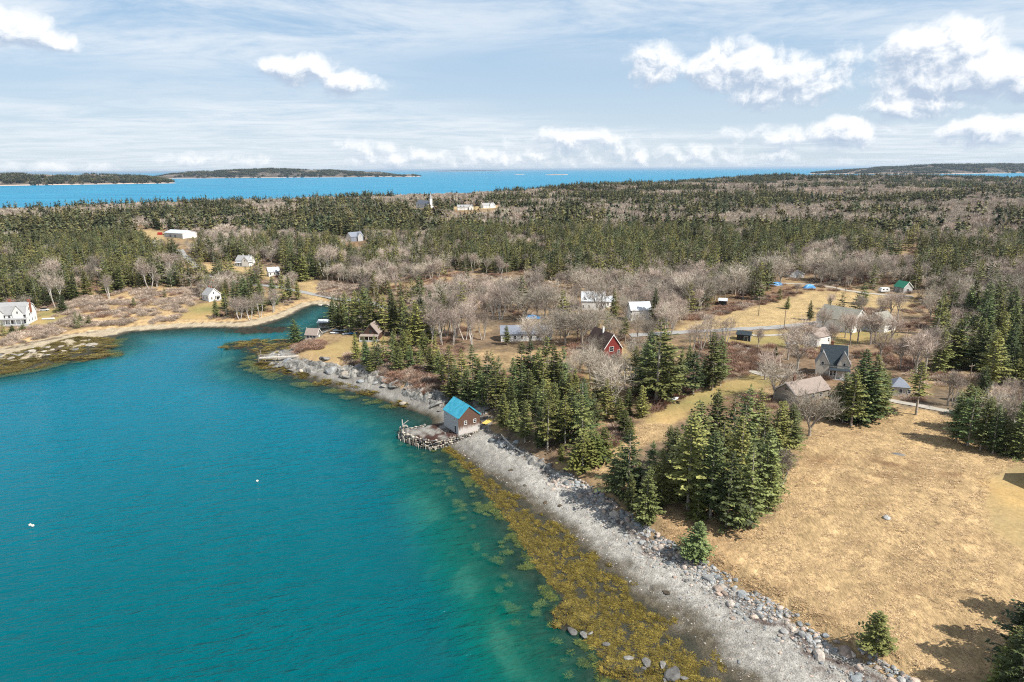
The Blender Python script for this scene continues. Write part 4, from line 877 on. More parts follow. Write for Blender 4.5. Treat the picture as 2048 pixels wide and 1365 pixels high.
# ------------------------------------------------------------------ vegetation: prototypes
class Blades:
    """many small rhombic blades or slivers collected into one mesh with a tint per blade"""
    def __init__(s): s.V = []; s.T = []
    def add(s, P, D, S, tint):                 # base, length vector, half-width vector (arrays)
        P, D, S = np.asarray(P), np.asarray(D), np.asarray(S); m = P + D*.45
        q = np.stack([P, m+S, P+D, m-S], 1); s.V.append(q.reshape(-1, 3)); s.T.append(np.repeat(tint, 4))
    def mesh(s, name, mat):
        V = np.concatenate(s.V); n = len(V)//4
        return mesh_np(name, V, np.arange(n*4).reshape(n, 4), mat, False, tint=np.concatenate(s.T))
def leaf_mat(name, c, c2, rough=.6, trans=.0, hue=.3):
    m, t, b = pmat(name, rough, .25)
    tn = t.new('ShaderNodeAttribute', attribute_name='tint').outputs['Fac']; oi = t.new('ShaderNodeObjectInfo').outputs['Random']
    k = t.math('MULTIPLY', t.math('MULTIPLY_ADD', tn, .9, .55), t.math('MULTIPLY_ADD', oi, .95, .50))
    base = t.mix(t.math('FRACT', t.math('MULTIPLY', oi, 7.31)), c+(1,), c2+(1,))
    t.set(b.inputs['Base Color'], t.mix(1.0, base, t.new('ShaderNodeCombineXYZ', {0: k, 1: k, 2: k}), 'MULTIPLY'))
    M[name] = m; return m
leaf_mat('spruce_needles', (.092, .128, .050), (.195, .188, .056))
leaf_mat('spruce_needles_far', (.070, .092, .046), (.165, .142, .056)); leaf_mat('spruce_needles_mid', (.078, .102, .044), (.185, .164, .052))
leaf_mat('bright_needles', (.105, .128, .032), (.130, .132, .036))
leaf_mat('bare_twigs', (.42, .36, .29), (.36, .315, .25))
leaf_mat('pink_twigs', (.43, .34, .285), (.38, .315, .255))
leaf_mat('red_brush', (.27, .155, .110), (.32, .215, .15))
leaf_mat('grey_brush', (.44, .355, .275), (.36, .275, .215))
leaf_mat('dry_blades', (.51, .365, .205), (.45, .305, .165))
leaf_mat('rockweed', (.178, .132, .026), (.105, .083, .020), .5)
smat('bark', (.36, .315, .26), .95, .3, 1.5)
smat('pale_bark', (.46, .42, .37), .9, .25, 1.5)

def spruce(seed, H=14.0, R=2.7, zb=.06, k=1.0, wid=.20, gap=.08, whorls=26, pw=.76):
    r = np.random.default_rng(seed); B = Blades(); zc = zb*H
    lean = r.normal(0, .012, 2)
    lob = r.uniform(0, 6.28); amp = r.uniform(.05, .22)
    while zc < H*.985:
        t = (zc/H-zb)/(1-zb); n = max(3, int(r.integers(6, 10)*k*(1-.45*t)+.5)); ph = r.uniform(0, 6.28)
        wl = r.uniform(.78, 1.12)
        for j in range(n):
            if r.random() < gap: continue
            a = ph + j*6.283/n + r.normal(0, .16)
            prof = (1-t)**pw*min(1, .55+t*3.2)
            L = max(.22, R*prof*wl*r.uniform(.6, 1.25)*(1+amp*math.sin(a-lob)))
            d = np.array([math.cos(a), math.sin(a), 0]); s_ = np.array([-d[1], d[0], 0])
            s0 = -.28+.72*t + r.normal(0, .07); s1 = .16
            ns = max(2, int((2.2+L*1.5)*k)); ss_ = np.linspace(.22, 1.0, ns)
            zz = (s0*ss_ + s1*ss_**2)*L
            base = np.array([lean[0]*zc, lean[1]*zc, zc]) + d[None]*(ss_*L)[:, None] + np.c_[np.zeros(ns), np.zeros(ns), zz]
            ln = (.26*L*(1.15-ss_*.75)+.20)*r.uniform(.8, 1.25, ns)
            for sg in (-1, 1):
                dv = (d[None]*.62 + s_[None]*sg*.78)*ln[:, None]; dv[:, 2] += ln*r.normal(-.18, .16, ns)+ s0*.2*ln
                wv = np.cross(dv, np.c_[r.normal(0, .5, ns), r.normal(0, .5, ns), np.ones(ns)]); wv /= np.linalg.norm(wv, axis=1)[:, None]
                B.add(base, dv, wv*(wid*r.uniform(.7, 1.3, ns)*min(1, .5+L/2))[:, None], r.random(ns)*.7+r.random()*.3)
            tip = base[-1]; dv = (d*.5+np.array([0, 0, .1+s0*.6]))*(.3+.1*L); wv = s_*wid*.7
            B.add(tip[None], dv[None], wv[None], np.array([r.random()]))
            # limb with hanging sprays
            B.add((np.array([0, 0, zc]))[None], (d*L*.9+np.array([0, 0, zz[-1]]))[None], (np.array([0, 0, .10+.05*L]))[None], np.array([r.random()*.5]))
        zc += H/whorls*r.uniform(.75, 1.25)*(1.1-.45*t)
    B.add(np.array([[lean[0]*H, lean[1]*H, H*.95]]*2), np.array([[0, 0, H*.06]]*2), np.array([[.07, 0, 0], [0, .07, 0]]), np.array([.5, .6]))
    return B
def trunk(H, r0, seed=0, top=.97, n=6):
    b = MB(); b.tube([(0, 0, -.8), (0, 0, H*.3), (0, 0, H*.65), (0, 0, H*top)], [r0*1.15, r0*.8, r0*.45, .02], n, False); return b

def bare(seed, H=12.0, spread=1.0, stems=1, limbs=5, twig=1.0, wtw=.026, trunkf=.22, up=.35, levels=3, nch=(4, 4, 4)):
    """leafless broadleaf tree: real limbs, then thousands of thin twigs"""
    r = np.random.default_rng(seed); TB = MB(); B = Blades()
    def bend(d, ang, az):
        d = d/np.linalg.norm(d); a = np.cross(d, (0.31, .52, .8)); a /= np.linalg.norm(a); c = np.cross(d, a)
        v = d*math.cos(ang) + (a*math.cos(az)+c*math.sin(az))*math.sin(ang); return v/np.linalg.norm(v)
    def grow(p, d, L, rad, lev):
        pts = [p]; n = 3
        for i in range(n):
            d = d + r.normal(0, .10, 3); d[2] += up*.16; d /= np.linalg.norm(d); pts.append(pts[-1]+d*L/n)
        rr = [rad*(1-.55*i/n) for i in range(n+1)]
        if lev <= 1: TB.tube(pts, rr, 5, False)
        elif lev == 2: TB.tube(pts, rr, 3, False)
        else:
            for a, b_ in zip(pts[:-1], pts[1:]):
                w = np.cross(b_-a, r.normal(0, 1, 3)); w /= np.linalg.norm(w); B.add(a[None], ((b_-a)*1.35)[None], (w*rad*1.1)[None], np.array([r.random()]))
        if lev >= levels:
            m = int(6*twig); t = r.uniform(.15, 1.0, m); idx = np.minimum((t*n).astype(int), n-1); P_ = np.array([pts[i]+(pts[i+1]-pts[i])*(t_*n-i) for i, t_ in zip(idx, t)])
            dv = d[None]*.9 + r.normal(0, .62, (m, 3)); dv[:, 2] += up*.6; dv /= np.linalg.norm(dv, axis=1)[:, None]; dv *= (L*r.uniform(.45, .95, m))[:, None]
            w = np.cross(dv, r.normal(0, 1, (m, 3))); w /= np.linalg.norm(w, axis=1)[:, None]
            B.add(P_, dv, w*(wtw*r.uniform(.7, 1.3, m))[:, None], r.random(m))
            m2 = m*2; P2 = np.repeat(P_+dv*.5, 2, 0); d2 = np.repeat(dv, 2, 0)*.6 + r.normal(0, .33*L, (m2, 3)); d2[:, 2] += .12*L; w2 = np.cross(d2, r.normal(0, 1, (m2, 3))); w2 /= np.linalg.norm(w2, axis=1)[:, None]
            B.add(P2, d2, w2*wtw*.75, r.random(m2)); return
        c = nch[min(lev, len(nch)-1)]
        for i in range(c):
            t = .35+.65*(i+.5)/c; k = min(int(t*n), n-1); q = pts[k]+(pts[k+1]-pts[k])*(t*n-k)
            grow(q, bend(d, r.uniform(.45, .95)*spread**.5, r.uniform(0, 6.28)), L*r.uniform(.55, .78), rr[k]*.55, lev+1)
        grow(pts[-1], bend(d, r.uniform(.05, .3), r.uniform(0, 6.28)), L*.7, rr[-1], lev+1)
    for s_ in range(stems):
        az_ = r.uniform(0, 6.28); d = np.array([math.cos(az_), math.sin(az_), 0])*(.0 if stems == 1 else .28)+np.array([0, 0, 1.]); d /= np.linalg.norm(d)
        p = np.array([math.cos(az_), math.sin(az_), 0])*(.25 if stems > 1 else 0)+np.array([0, 0, -.5]); th = H*trunkf*r.uniform(.85, 1.15); r0 = H*.021/(stems**.4)
        q = p+d*th; TB.tube([p, (p+q)/2+r.normal(0, .05, 3), q], [r0*1.2, r0, r0*.85], 6, False)
        for i in range(limbs):
            az2 = i*6.283/limbs+r.uniform(-.4, .4); ang = r.uniform(.3, .85)*spread if i else .12
            dd = np.array([math.cos(az2)*math.sin(ang), math.sin(az2)*math.sin(ang), math.cos(ang)]); dd = dd*.8+d*.35; dd /= np.linalg.norm(dd)
            grow(q - d*th*r.uniform(0, .25), dd, H*(1-trunkf)*r.uniform(.36, .46), r0*.6, 1)
    return TB, B
def shrub(seed, R=1.6, H=1.5, n=420, w=.03):
    r = np.random.default_rng(seed); B = Blades()
    a = r.uniform(0, 6.28, n); q = np.sqrt(r.random(n))*R; P_ = np.c_[np.cos(a)*q*.75, np.sin(a)*q*.75, np.zeros(n)]
    h = H*(1-(q/R)**2*.6)*r.uniform(.5, 1.1, n)
    k = n//2; P_[k:, 2] = h[k:]*r.uniform(.25, .8, n-k)
    D = np.c_[np.cos(a)*q*.35+r.normal(0, .22, n), np.sin(a)*q*.35+r.normal(0, .22, n), h*np.where(np.arange(n) < k, 1, .5)]
    D[k:] += r.normal(0, .28, (n-k, 3))
    S_ = np.cross(D, r.normal(0, 1, (n, 3))); S_ /= np.linalg.norm(S_, axis=1)[:, None]
    B.add(P_, D, S_*(w*r.uniform(.6, 1.4, n))[:, None], r.random(n)); return B

PROTO = {}
def proto(kind, H, tr, bl, matc, matt):
    PROTO.setdefault(kind, []).append((H, tr.mesh(kind+'_trunk', M[matt], True), bl.mesh(kind+'_crown', M[matc])))
for i in range(6): proto('spruce', 14, trunk(14, .2), spruce(i+1, 14, [3.0, 3.4, 2.8, 3.7, 3.1, 3.3][i], [.05, .04, .10, .03, .16, .07][i]), 'spruce_needles', 'bark')
for i in range(3): proto('spruce', 14, trunk(14, .2), spruce(i+71, 14, [3.2, 2.7, 3.6][i], [.12, .2, .09][i], gap=[.34, .28, .22][i], whorls=[20, 22, 18][i]), 'spruce_needles', 'bark')
for i in range(3): proto('tallspruce', 16, trunk(16, .22), spruce(i+31, 16, [2.9, 3.3, 2.8][i], [.34, .28, .40][i], gap=.2, whorls=22), 'spruce_needles', 'bark')
for i in range(3): proto('youngspruce', 6, trunk(6, .1), spruce(i+51, 6, [1.9, 2.1, 1.7][i], .03, k=.9, wid=.15, whorls=15), 'bright_needles', 'bark')
for i in range(4): proto('dome', 12, *bare(i+1, 12, 1.1, 1, 6, 1.0), 'bare_twigs', 'bark')
for i in range(3): proto('vase', 12, *bare(i+11, 12, .75, 1, 5, 1.0, trunkf=.3), 'pink_twigs', 'bark')
for i in range(3): proto('birch', 12, *bare(i+21, 12, .5, 3, 3, .8, trunkf=.35, nch=(3, 3, 3)), 'pink_twigs', 'pale_bark')

def instances(name, protos, pts, rot, scl, idx, mat_label, cat):
    """one object of kind stuff: prototypes scattered on points"""
    pc = bpy.data.collections.new(name+'_kinds')
    for i, me in enumerate(protos):
        o = bpy.data.objects.new('%s_%02d' % (name, i), me); pc.objects.link(o)
    me = bpy.data.meshes.new(name); n = len(pts)
    me.vertices.add(n); me.vertices.foreach_set('co', np.asarray(pts, np.float32).ravel())
    a = me.attributes.new('rz', 'FLOAT', 'POINT'); a.data.foreach_set('value', np.asarray(rot, np.float32))
    a = me.attributes.new('sc', 'FLOAT_VECTOR', 'POINT'); a.data.foreach_set('vector', np.asarray(scl, np.float32).ravel())
    a = me.attributes.new('ix', 'INT', 'POINT'); a.data.foreach_set('value', np.asarray(idx, np.int32))
    ng = bpy.data.node_groups.new(name, 'GeometryNodeTree'); ng.interface.new_socket('Geometry', in_out='INPUT', socket_type='NodeSocketGeometry'); ng.interface.new_socket('Geometry', in_out='OUTPUT', socket_type='NodeSocketGeometry')
    g = NT(ng); gi = g.new('NodeGroupInput'); go = g.new('NodeGroupOutput')
    ci = g.new('GeometryNodeCollectionInfo'); ci.inputs['Collection'].default_value = pc; ci.inputs['Separate Children'].default_value = True; ci.inputs['Reset Children'].default_value = True
    def na(nm, ty):
        k = g.new('GeometryNodeInputNamedAttribute'); k.data_type = ty; k.inputs['Name'].default_value = nm; return [o for o in k.outputs if o.enabled and o.name == 'Attribute'][0]
    ip = g.new('GeometryNodeInstanceOnPoints'); g.l.new(gi.outputs[0], ip.inputs['Points']); g.l.new(ci.outputs[0], ip.inputs['Instance']); ip.inputs['Pick Instance'].default_value = True
    g.l.new(na('ix', 'INT'), ip.inputs['Instance Index'])
    cx = g.new('ShaderNodeCombineXYZ'); g.l.new(na('rz', 'FLOAT'), cx.inputs[2]); g.l.new(cx.outputs[0], ip.inputs['Rotation']); g.l.new(na('sc', 'FLOAT_VECTOR'), ip.inputs['Scale'])
    g.l.new(ip.outputs[0], go.inputs[0])
    o = add(name, me, kind='stuff', label=mat_label, cat=cat); md = o.modifiers.new('scatter', 'NODES'); md.node_group = ng
    return o

# ------------------------------------------------------------------ where every tree stands
TREES = []                                     # (kind, x, y, height, width factor, clump)
def tree_px(kind, base, top, clump, wf=1.0, z=None):
    TREES_PX.append((kind, base, top, clump, wf))
TREES_PX = []
def many(kind, clump, rows, wf=1.0):
    for rw in rows: TREES_PX.append((kind, (rw[0], rw[1]), rw[2], clump, rw[3] if len(rw) > 3 else wf))
many('spruce', 'the grove between beach and meadow', [
    (1228, 985, 905), (1256, 1002, 860, 1.2), (1288, 1047, 932), (1262, 1030, 950, .9), (1322, 1008, 895), (1345, 975, 850), (1376, 1018, 822), (1392, 965, 800), (1420, 1036, 858), (1430, 930, 778), (1452, 1052, 900, 1.1),
    (1474, 1015, 830), (1500, 1050, 885, 1.1), (1522, 1010, 850), (1543, 990, 872), (1488, 905, 764), (1510, 895, 772), (1552, 935, 800, 1.1), (1578, 910, 806), (1592, 895, 818), (1340, 935, 850), (1303, 965, 880), (1408, 1000, 865), (1442, 985, 835), (1482, 965, 800), (1524, 945, 806), (1562, 905, 800), (1240, 960, 880), (1360, 1000, 870), (1465, 930, 790), (1535, 1022, 905)])
many('youngspruce', 'the grove between beach and meadow', [(1275, 985, 925), (1310, 1020, 960), (1395, 1035, 960), (1550, 960, 880)])
many('tallspruce', 'the stand behind the boathouse', [(898, 775, 690), (925, 790, 698), (946, 775, 690), (975, 800, 700), (1040, 795, 682), (1062, 790, 676), (1095, 790, 672), (1125, 800, 690), (1010, 812, 735), (1085, 860, 755), (1130, 890, 790), (1165, 905, 790), (1095, 900, 800)])
many('spruce', 'the stand behind the boathouse', [(905, 800, 730), (935, 808, 735), (965, 815, 740), (1000, 795, 710), (1020, 835, 760), (1045, 815, 725), (1070, 850, 770), (1110, 850, 765), (1150, 860, 790), (1175, 830, 760), (1205, 800, 740), (1085, 820, 720), (1125, 830, 740), (958, 795, 715), (992, 815, 722), (1075, 800, 695), (1110, 805, 690), (1150, 800, 735), (1008, 852, 785), (1030, 862, 795), (1050, 885, 800, 1.1), (1078, 895, 812), (1102, 880, 775), (1120, 885, 800), (1142, 875, 772), (1168, 890, 762), (1190, 855, 785), (1212, 835, 755), (1138, 835, 745), (1165, 840, 755), (1190, 800, 750), (912, 780, 715), (886, 768, 705), (1055, 830, 740), (1030, 800, 715), (985, 780, 700)])
many('spruce', 'the group beside the red house', [(1312, 805, 636, 1.25), (1288, 790, 682, 1.1), (1335, 798, 688, 1.1), (1268, 780, 690), (1300, 760, 660), (1325, 770, 660), (1282, 835, 770), (1255, 832, 775), (1232, 825, 765), (1240, 845, 795)])
many('spruce', 'the group beside the driveway', [(1362, 775, 698), (1386, 790, 700, 1.1), (1376, 745, 690), (1424, 780, 664, 1.15), (1440, 772, 672, 1.1), (1405, 770, 715)])
many('youngspruce', 'the thicket above the beach', [(1165, 938, 866, 1.3), (1190, 928, 862, 1.3), (1206, 915, 856, 1.1), (1150, 925, 888), (1122, 920, 888), (1180, 915, 860), (1248, 868, 818), (1262, 880, 835)])
many('spruce', 'the screen beside the ranch house', [(1685, 845, 742), (1702, 852, 735), (1722, 842, 698, 1.2), (1742, 836, 706, 1.2), (1758, 826, 735), (1665, 840, 760), (1715, 800, 720), (1772, 812, 742, .8), (1730, 815, 720)])
many('tallspruce', 'the screen beside the ranch house', [(1832, 830, 722, 1.3)])
many('spruce', 'the clump right of the meadow', [(1912, 882, 778), (1935, 892, 770), (1960, 900, 790), (1985, 908, 805), (2010, 908, 830), (2035, 912, 792), (1925, 860, 765), (1950, 870, 775), (1975, 880, 790), (2000, 890, 815), (2055, 905, 780), (2075, 900, 770), (1945, 835, 770)])
many('spruce', 'the bottom right corner', [(2046, 1350, 1160, 1.2), (2010, 1362, 1240, .9), (2070, 1300, 1110, 1.2), (2090, 1400, 1180), (2035, 1400, 1225), (2110, 1250, 1080), (2120, 1340, 1130)])
many('youngspruce', 'the bottom right corner', [(1998, 1372, 1290)])
many('spruce', 'the spruces on the rocky point', [(840, 735, 690), (862, 745, 690), (878, 750, 700), (790, 715, 655), (750, 720, 668), (815, 715, 660), (848, 715, 660), (870, 722, 668), (713, 722, 664, .8), (735, 735, 680), (758, 740, 682), (784, 732, 662), (806, 728, 662), (822, 738, 690), (745, 745, 700), (770, 722, 670), (796, 742, 692), (730, 712, 672, .8)])
many('spruce', 'the wood beside the inlet', [(666, 656, 596), (682, 662, 590), (700, 667, 592), (725, 668, 580), (745, 672, 590), (770, 672, 586), (790, 670, 590), (815, 690, 602), (832, 692, 600), (850, 690, 606), (712, 650, 580), (738, 650, 575), (760, 655, 580), (785, 655, 578), (806, 672, 590), (690, 645, 582), (672, 640, 590), (840, 670, 592), (862, 680, 612), (725, 640, 570)])
many('spruce', 'the bank right below the inlet shed', [(592, 686, 638, 1.25)])
many('spruce', 'the knoll beside the white cottage', [(432, 636, 598, 1.1), (452, 618, 575), (470, 612, 560), (490, 615, 550), (505, 618, 556), (520, 622, 560), (478, 590, 545), (500, 592, 548), (520, 588, 556), (548, 610, 552), (566, 606, 545), (580, 602, 550), (596, 600, 560), (456, 600, 556), (505, 570, 530), (588, 560, 500), (604, 562, 498), (620, 560, 502), (575, 540, 492), (628, 545, 490), (414, 565, 540), (428, 562, 542)])
many('spruce', 'the thicket left of the cottage', [(268, 613, 594), (180, 650, 628), (160, 646, 626), (352, 572, 552), (330, 596, 574)])
many('spruce', 'the shingled house garden', [(20, 605, 545), (45, 600, 540), (5, 590, 530), (62, 596, 548), (8, 672, 640), (25, 668, 650, 1.4), (48, 662, 645, 1.4), (125, 625, 588, 1.2), (150, 600, 545), (175, 590, 540), (215, 590, 535), (240, 585, 530), (118, 600, 575)])
many('spruce', 'the village around the hayfield', [(1726, 608, 563, 1.4), (1618, 640, 600), (1558, 605, 575), (1552, 712, 692, .9), (1575, 618, 592), (1226, 640, 575, .8), (1310, 640, 575), (1212, 660, 610, .8), (1130, 620, 585), (1015, 690, 650)])
many('spruce', 'the open edge of the meadow', [(1752, 1312, 1220, 1.5), (1392, 1116, 1040, 1.3)])
_r5 = np.random.default_rng(55)
many('spruce', 'the wood at the right edge', [(x_+_r5.uniform(-9, 9), y_+_r5.uniform(-9, 9), y_-_r5.uniform(78, 118)) for x_ in range(1872, 2100, 24) for y_ in (664, 700, 735, 768) if not (x_ < 1960 and y_ > 760)])
# bare broadleaf trees
many('dome', 'the meadow edge and gardens', [(1198, 748, 684), (1178, 742, 674), (1228, 748, 692, .9), (1190, 722, 660), (1205, 775, 705, 1.2), (1222, 768, 700, 1.0), (1180, 760, 690), (1160, 745, 685), (1618, 872, 752, 1.2), (1230, 812, 712, 1.3), (1548, 797, 700, 1.1), (1425, 1000, 905, 1.2), (1555, 965, 880), (1190, 770, 690), (1140, 770, 705), (1250, 760, 690), (1275, 735, 655), (1545, 960, 885, .9)])
many('dome', 'the village behind the red house', [(1050, 640, 558, 1.35), (1090, 636, 560, 1.3), (1135, 635, 575), (1200, 640, 540, 1.0), (1260, 600, 535, 1.3), (1300, 600, 540, 1.1), (1130, 690, 605, 1.2), (1165, 690, 600, 1.1), (1185, 670, 605), (1090, 700, 625), (1060, 690, 615), (1300, 690, 620), (1330, 660, 590), (1275, 680, 610), (1225, 690, 620), (1400, 620, 530, 1.2), (1375, 615, 535), (1430, 600, 530), (1470, 590, 520), (1500, 580, 500, 1.2), (1535, 575, 492, 1.35), (1560, 570, 500)])
many('vase', 'the garden behind the ranch house', [(1715, 684, 612), (1748, 688, 618), (1690, 676, 612), (1782, 690, 622), (1665, 700, 640), (1595, 745, 640, 1.2), (1575, 720, 635), (1610, 700, 630), (1645, 670, 605), (1740, 690, 610), (1760, 720, 650), (1700, 690, 620), (1830, 760, 650, 1.2), (1850, 745, 640), (1800, 740, 660), (1870, 730, 640), (1720, 640, 585), (1760, 640, 580), (1795, 640, 575), (1660, 620, 580), (1530, 760, 690), (1515, 700, 650), (1780, 640, 570)])
many('birch', 'the roadside above the driveway', [(1402, 700, 630), (1422, 690, 620), (1450, 690, 625), (1440, 715, 650), (1385, 700, 640), (1340, 670, 610)])
many('birch', 'the wood around the inlet', [(500, 640, 590, 1.2), (520, 635, 580), (545, 625, 570), (570, 600, 545, 1.1), (480, 640, 596), (650, 555, 490), (665, 550, 485), (690, 545, 495), (710, 560, 500), (840, 680, 610), (860, 690, 605), (885, 690, 600), (905, 690, 610), (945, 690, 620), (930, 680, 600), (965, 680, 610), (1000, 640, 560), (985, 635, 560)])
many('birch', 'the slope behind the shingled house', [(112, 615, 540, 1.1), (105, 590, 510), (220, 600, 545), (205, 560, 500), (300, 580, 520), (290, 570, 510), (335, 560, 500), (350, 560, 498), (70, 575, 530)])
many('dome', 'the right hand wood edge', [(2020, 880, 760, 1.0), (1985, 870, 765), (1945, 660, 580), (1905, 690, 620), (1970, 640, 560), (2010, 620, 540), (1860, 640, 570), (1890, 600, 540), (1930, 610, 545), (1750, 570, 500), (1700, 565, 500), (1640, 560, 480), (1660, 565, 500)])
many('birch', 'the grove between beach and meadow', [(1560, 975, 890, 1.1), (1415, 1005, 915)])
# grey dead trunk row handled with the birches
L = land_at([t_[1] for t_ in TREES_PX])
for (kind, b_, top, clump, wf), p in zip(TREES_PX, L):
    # height so that the top meets the pixel row `top` at this distance
    d = ray(b_[0], top)[0]; t_ = math.hypot(p[0], p[1])/math.hypot(d[0], d[1]); H = CAMP[2]+d[2]*t_ - p[2]
    TREES.append((kind, p[0], p[1], max(H, 1.5), wf, clump))

# the woods: jittered sites
def sites(r0, r1, step, amax=41, seed=1):
    g = np.random.default_rng(seed); xs = np.arange(-r1*math.sin(math.radians(amax)), r1*math.sin(math.radians(amax)), step); ys = np.arange(r0*.7, r1, step)
    X, Y = np.meshgrid(xs, ys); P = np.stack([X.ravel(), Y.ravel()], 1) + g.uniform(-.45, .45, (X.size, 2))*step
    r = np.hypot(P[:, 0], P[:, 1]); a = np.degrees(np.arctan2(P[:, 0], P[:, 1])); return P[(r > r0) & (r < r1) & (abs(a) < amax)]
def clear_of(P, hts, z, pad=0.0):
    ok = (F_SHORE(P) < 0) & (F_BANK(P) < -(5+pad)) & (F_COAST(P) > 12) & (z > 1.0)
    for k in Z: ok &= sdist(P, Z[k]) < -1.5-pad*.4
    for k, (pts, w) in ROADS.items():
        lo = pts.min(0)-15; hi = pts.max(0)+15; kk = np.where(((P > lo) & (P < hi)).all(1))[0]
        if len(kk): ok[kk] &= seg_dist(P[kk], pts) > w/2+2+pad*.4
    for (hx, hy, hr) in HPOS: ok &= np.hypot(P[:, 0]-hx, P[:, 1]-hy) > hr+2.5+pad
    q, zc = project(np.c_[P, z]); qt, _ = project(np.c_[P, z+hts])
    for (x0, y0, x1, y1, dd) in HBOX:
        wpx = PF*(2.0 if pad <= 0 else 8.5)/zc; ok &= ~((q[:, 0] > x0-wpx) & (q[:, 0] < x1+wpx) & (zc < dd) & (qt[:, 1] < y1-(y1-y0)*.25) & (q[:, 1] > y0))
    # open water seen across the inlet stays open: no tree tops in front of it
    k = (q[:, 0] > 560) & (q[:, 0] < 672) & (q[:, 1] > 612) & (qt[:, 1] < 668) & (q[:, 1] < 720); ok &= ~k
    for key, (pts, w) in ROADS.items():
        pj, zz = project(np.c_[pts, HT(pts)])
        s_ = np.interp(q[:, 0], pj[:, 0], pj[:, 1], left=-1, right=-1) if (np.diff(pj[:, 0]) > 0).all() else np.full(len(P), -1.0)
        ok &= ~((s_ > 0) & (q[:, 1] > s_) & (qt[:, 1] < s_) & (zc < zz.max()) & (hash2(np.floor(q[:, 0]/9), np.floor(q[:, 1]/40), 3) < .75))
    return ok
BAREPATCH = [(60, 418, 190, 7), (590, 428, 90, 9), (400, 486, 90, 16), (470, 470, 60, 9), (720, 400, 120, 6), (830, 492, 70, 26), (700, 520, 60, 22), (1080, 590, 110, 34), (1290, 565, 100, 30), (1520, 540, 80, 45), (1390, 570, 60, 45), (1700, 545, 120, 40), (1900, 640, 130, 50),
             (1960, 600, 110, 60), (850, 640, 60, 40), (960, 640, 60, 50), (1000, 395, 140, 7), (1250, 385, 160, 6), (1500, 372, 200, 6), (1950, 420, 120, 18), (2000, 395, 90, 14), (1500, 440, 200, 10), (1850, 470, 150, 20), (340, 560, 60, 30), (200, 560, 60, 20), (60, 500, 60, 14), (560, 480, 60, 14), (900, 545, 80, 16),
             (1800, 700, 60, 60), (1130, 650, 120, 60), (1180, 405, 60, 5), (1650, 500, 120, 14), (1280, 410, 90, 6), (1750, 385, 180, 6), (1010, 560, 50, 20), (1600, 610, 40, 30)]
SPRPATCH = [(1750, 455, 300, 40), (1900, 560, 150, 45), (120, 510, 150, 50), (250, 560, 80, 40), (1420, 500, 120, 30), (150, 450, 220, 22), (560, 450, 120, 8), (740, 440, 140, 14), (1100, 480, 330, 45), (250, 520, 70, 40), (600, 520, 50, 30), (1500, 480, 180, 12), (1650, 470, 250, 14), (1880, 540, 60, 30), (2010, 690, 90, 60), (1960, 740, 90, 40), (1750, 410, 200, 8), (1300, 395, 120, 5), (900, 500, 60, 30), (1050, 520, 120, 20), (700, 450, 100, 20), (760, 600, 80, 40), (80, 560, 60, 30), (2040, 500, 30, 30), (1000, 380, 160, 5), (1550, 352, 120, 6)]
def is_spruce(P, z, seed):
    q, _ = project(np.c_[P, z+6]); v = (fbm(P[:, 0]/75, P[:, 1]/75, 3, 88)-.5)*4.4 + .08 + (fbm(P[:, 0]/22, P[:, 1]/22, 2, 89)-.5)*1.6 + (fbm(P[:, 0]/190, P[:, 1]/190, 2, 90)-.5)*2.4 - .22 - .35*ss(700, 800, np.hypot(P[:, 0], P[:, 1])) - .45*ss(1350, 1700, q[:, 0])*(1-ss(470, 520, q[:, 1]))
    for lst, sg in ((BAREPATCH, -1), (SPRPATCH, 1)):
        for (cx, cy, rx, ry) in lst: v += sg*.75*np.exp(-((q[:, 0]-cx)/rx)**2-((q[:, 1]-cy)/ry)**2)
    return v + np.random.default_rng(seed).normal(0, .68, len(P)) > 0
P = sites(215, 760, 5.3, 41, 5); zt = HT(P); g = np.random.default_rng(15); hts = 8+12*g.random(len(P))**.9
dn = fbm(P[:, 0]/30, P[:, 1]/30, 3, 99); r_ = np.hypot(P[:, 0], P[:, 1])
ok = clear_of(P, hts, zt) & (dn > np.where(r_ < 420, .42, .40))
for k in BRUSH: ok &= sdist(P, BRUSH[k]) < -1
hand = np.array([(t_[1], t_[2]) for t_ in TREES])
near = P[:, 1] < 300; 
for i in np.where(ok & (r_ < 470))[0]:
    if np.min((hand[:, 0]-P[i, 0])**2+(hand[:, 1]-P[i, 1])**2) < 3.4**2: ok[i] = False
# keep the near groves to the trees that were traced one by one
q, zc = project(np.c_[P, zt]); trace = (q[:, 1] > 690) & (q[:, 0] < 1890); ok &= ~trace
P, zt, hts = P[ok], zt[ok], hts[ok]; sp = is_spruce(P, zt, 3)
g = np.random.default_rng(77); kinds = np.where(sp, np.where(g.random(len(P)) < .75, 'spruce', 'tallspruce'), np.array(['dome', 'vase', 'birch', 'birch'])[g.integers(0, 4, len(P))])
hts = np.where(sp, hts, hts*.72)
def clump_name(x, y):
    px_, py_ = project(np.array([[x, y, HT(np.array([[x, y]]))[0]]]))[0][0]
    for (x0, x1, y0, y1, nm) in CLUMPS:
        if x0 <= px_ < x1 and y0 <= py_ < y1: return nm
    return 'the woods beyond the village'
CLUMPS = [(1860, 2300, 560, 900, 'the wood at the right edge'), (1500, 1860, 480, 620, 'the wood behind the hayfield'), (1320, 1500, 520, 660, 'the wood left of the hayfield'), (880, 1320, 480, 720, 'the wood behind the red house'),
          (640, 880, 540, 720, 'the wood behind the inlet'), (380, 640, 480, 640, 'the wood around the farmhouse'), (-300, 380, 480, 700, 'the wood behind the shingled house')]
near_r = np.hypot(P[:, 0], P[:, 1])
order = np.argsort(near_r)
